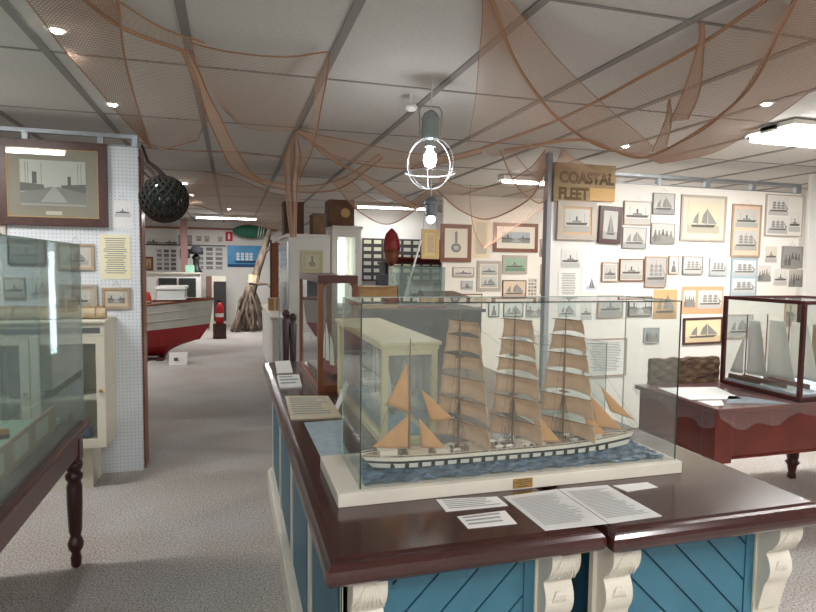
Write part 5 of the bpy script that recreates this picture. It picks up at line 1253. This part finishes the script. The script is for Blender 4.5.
net('huge net bowl slung under the ceiling at upper right', [Z(482, 148, 2.37), Z(560, 119, 2.42), Z(630, 83, 2.46), Z(700, 44, 2.49), Z(778, -8, 2.52)], [Z(505, 150, 2.33), Z(580, 140, 2.27), Z(645, 157, 2.22), Z(735, 103, 2.32), Z(802, -12, 2.45)], cell=.036, tw=.0010, hemA=.008, hemB=.007, sag=.05)
net('coarse bright net swath at the top right corner', [Z(645, 158, 2.22), Z(700, 132, 2.27), Z(740, 96, 2.34), Z(775, 40, 2.42), Z(804, -14, 2.46)], [Z(660, 164, 2.22), Z(715, 152, 2.27), Z(770, 120, 2.34), Z(815, 88, 2.38), Z(860, 50, 2.42)], cell=.024, tw=.0013, hemA=.004, hemB=.002)
net('taller gathered net peak tied to the ceiling at right', [Z(700, 23, 2.53), Z(697, 48, 2.47), Z(684, 90, 2.37), Z(670, 122, 2.30)], [Z(704, 23, 2.53), Z(704, 48, 2.47), Z(700, 90, 2.37), Z(689, 119, 2.31)], cell=.014, tw=.0020, hemA=.005, hemB=.004, fold=.004, cells=12)
net('shorter gathered net peak left of the taller one', [Z(669, 99, 2.53), Z(663, 125, 2.40), Z(652, 152, 2.28)], [Z(671, 99, 2.53), Z(672, 122, 2.40), Z(666, 152, 2.28)], cell=.016, tw=.0020, hemA=.004, hemB=.002, fold=.006, cells=10)
net('hammock like net arc left of the grey corner post', [Z(437, 190, 2.22), Z(460, 210, 2.12), Z(488, 219, 2.06), Z(528, 200, 2.15), Z(546, 168, 2.32)], [Z(440, 178, 2.28), Z(470, 188, 2.22), Z(500, 184, 2.24), Z(530, 168, 2.32), Z(545, 150, 2.4)], cell=.05, tw=.0011, hemA=.007, hemB=.004)
net('far net arc crossing behind the gathered column', [Z(262, 184, 2.18), Z(300, 192, 2.18), Z(340, 188, 2.22), Z(383, 158, 2.38)], [Z(264, 180, 2.2), Z(300, 186, 2.22), Z(338, 180, 2.26), Z(380, 154, 2.40)], cell=.03, tw=.0014, hemA=.007, hemB=.005)
net('pale net triangle hanging over the broad brown frames', [P2(470, 205, 6.9), P2(474, 230, 6.9), P2(483, 248, 6.9)], [P2(548, 205, 6.9), P2(520, 224, 6.9), P2(485, 249, 6.9)], cell=.05, tw=.0014, hemA=.006, hemB=.006, ties=[P2(470, 205, 6.9), P2(548, 205, 6.9)])
net('net remnant draped over the lettered wooden board', [P2(562, 150, 4.55), P2(556, 165, 4.6), P2(554, 186, 4.66)], [P2(564, 150, 4.55), P2(580, 162, 4.6), P2(612, 178, 4.66)], cell=.03, tw=.0013, hemA=.003, hemB=.003)
net('long thin far net line above the red sign', [Z(139, 142, 2.47), Z(180, 150, 2.44), Z(240, 152, 2.45), Z(285, 158, 2.42)], [Z(140, 146, 2.44), Z(185, 158, 2.38), Z(240, 158, 2.42), Z(286, 164, 2.38)], cell=.06, tw=.0009, hemA=.004, hemB=0)
net('wide sagging net over the far aisle ceiling', [Z(205, 172, 2.42), Z(235, 178, 2.38), Z(270, 192, 2.28), Z(290, 196, 2.25)], [Z(150, 222, 2.2), Z(190, 205, 2.3), Z(240, 222, 2.2), Z(288, 232, 1.98)], cell=.08, tw=.0016, hemA=.005, hemB=.006)

net('far swag of net over the crate and glazed cupboard', [Z(331, 180, 2.28), Z(360, 212, 2.12), Z(390, 224, 2.05), Z(436, 196, 2.2)], [Z(345, 176, 2.3), Z(372, 198, 2.2), Z(400, 206, 2.16), Z(434, 186, 2.26)], cell=.05, tw=.0011, hemA=.006, hemB=.003)
net('dark edged net arc just left of the lettered wooden board', [P2(500, 150, 4.3), P2(516, 185, 4.4), P2(538, 203, 4.5), P2(548, 196, 4.6)], [P2(512, 150, 4.3), P2(530, 172, 4.4), P2(546, 182, 4.5), P2(549, 184, 4.6)], cell=.04, tw=.001, hemA=.006, hemB=.003)
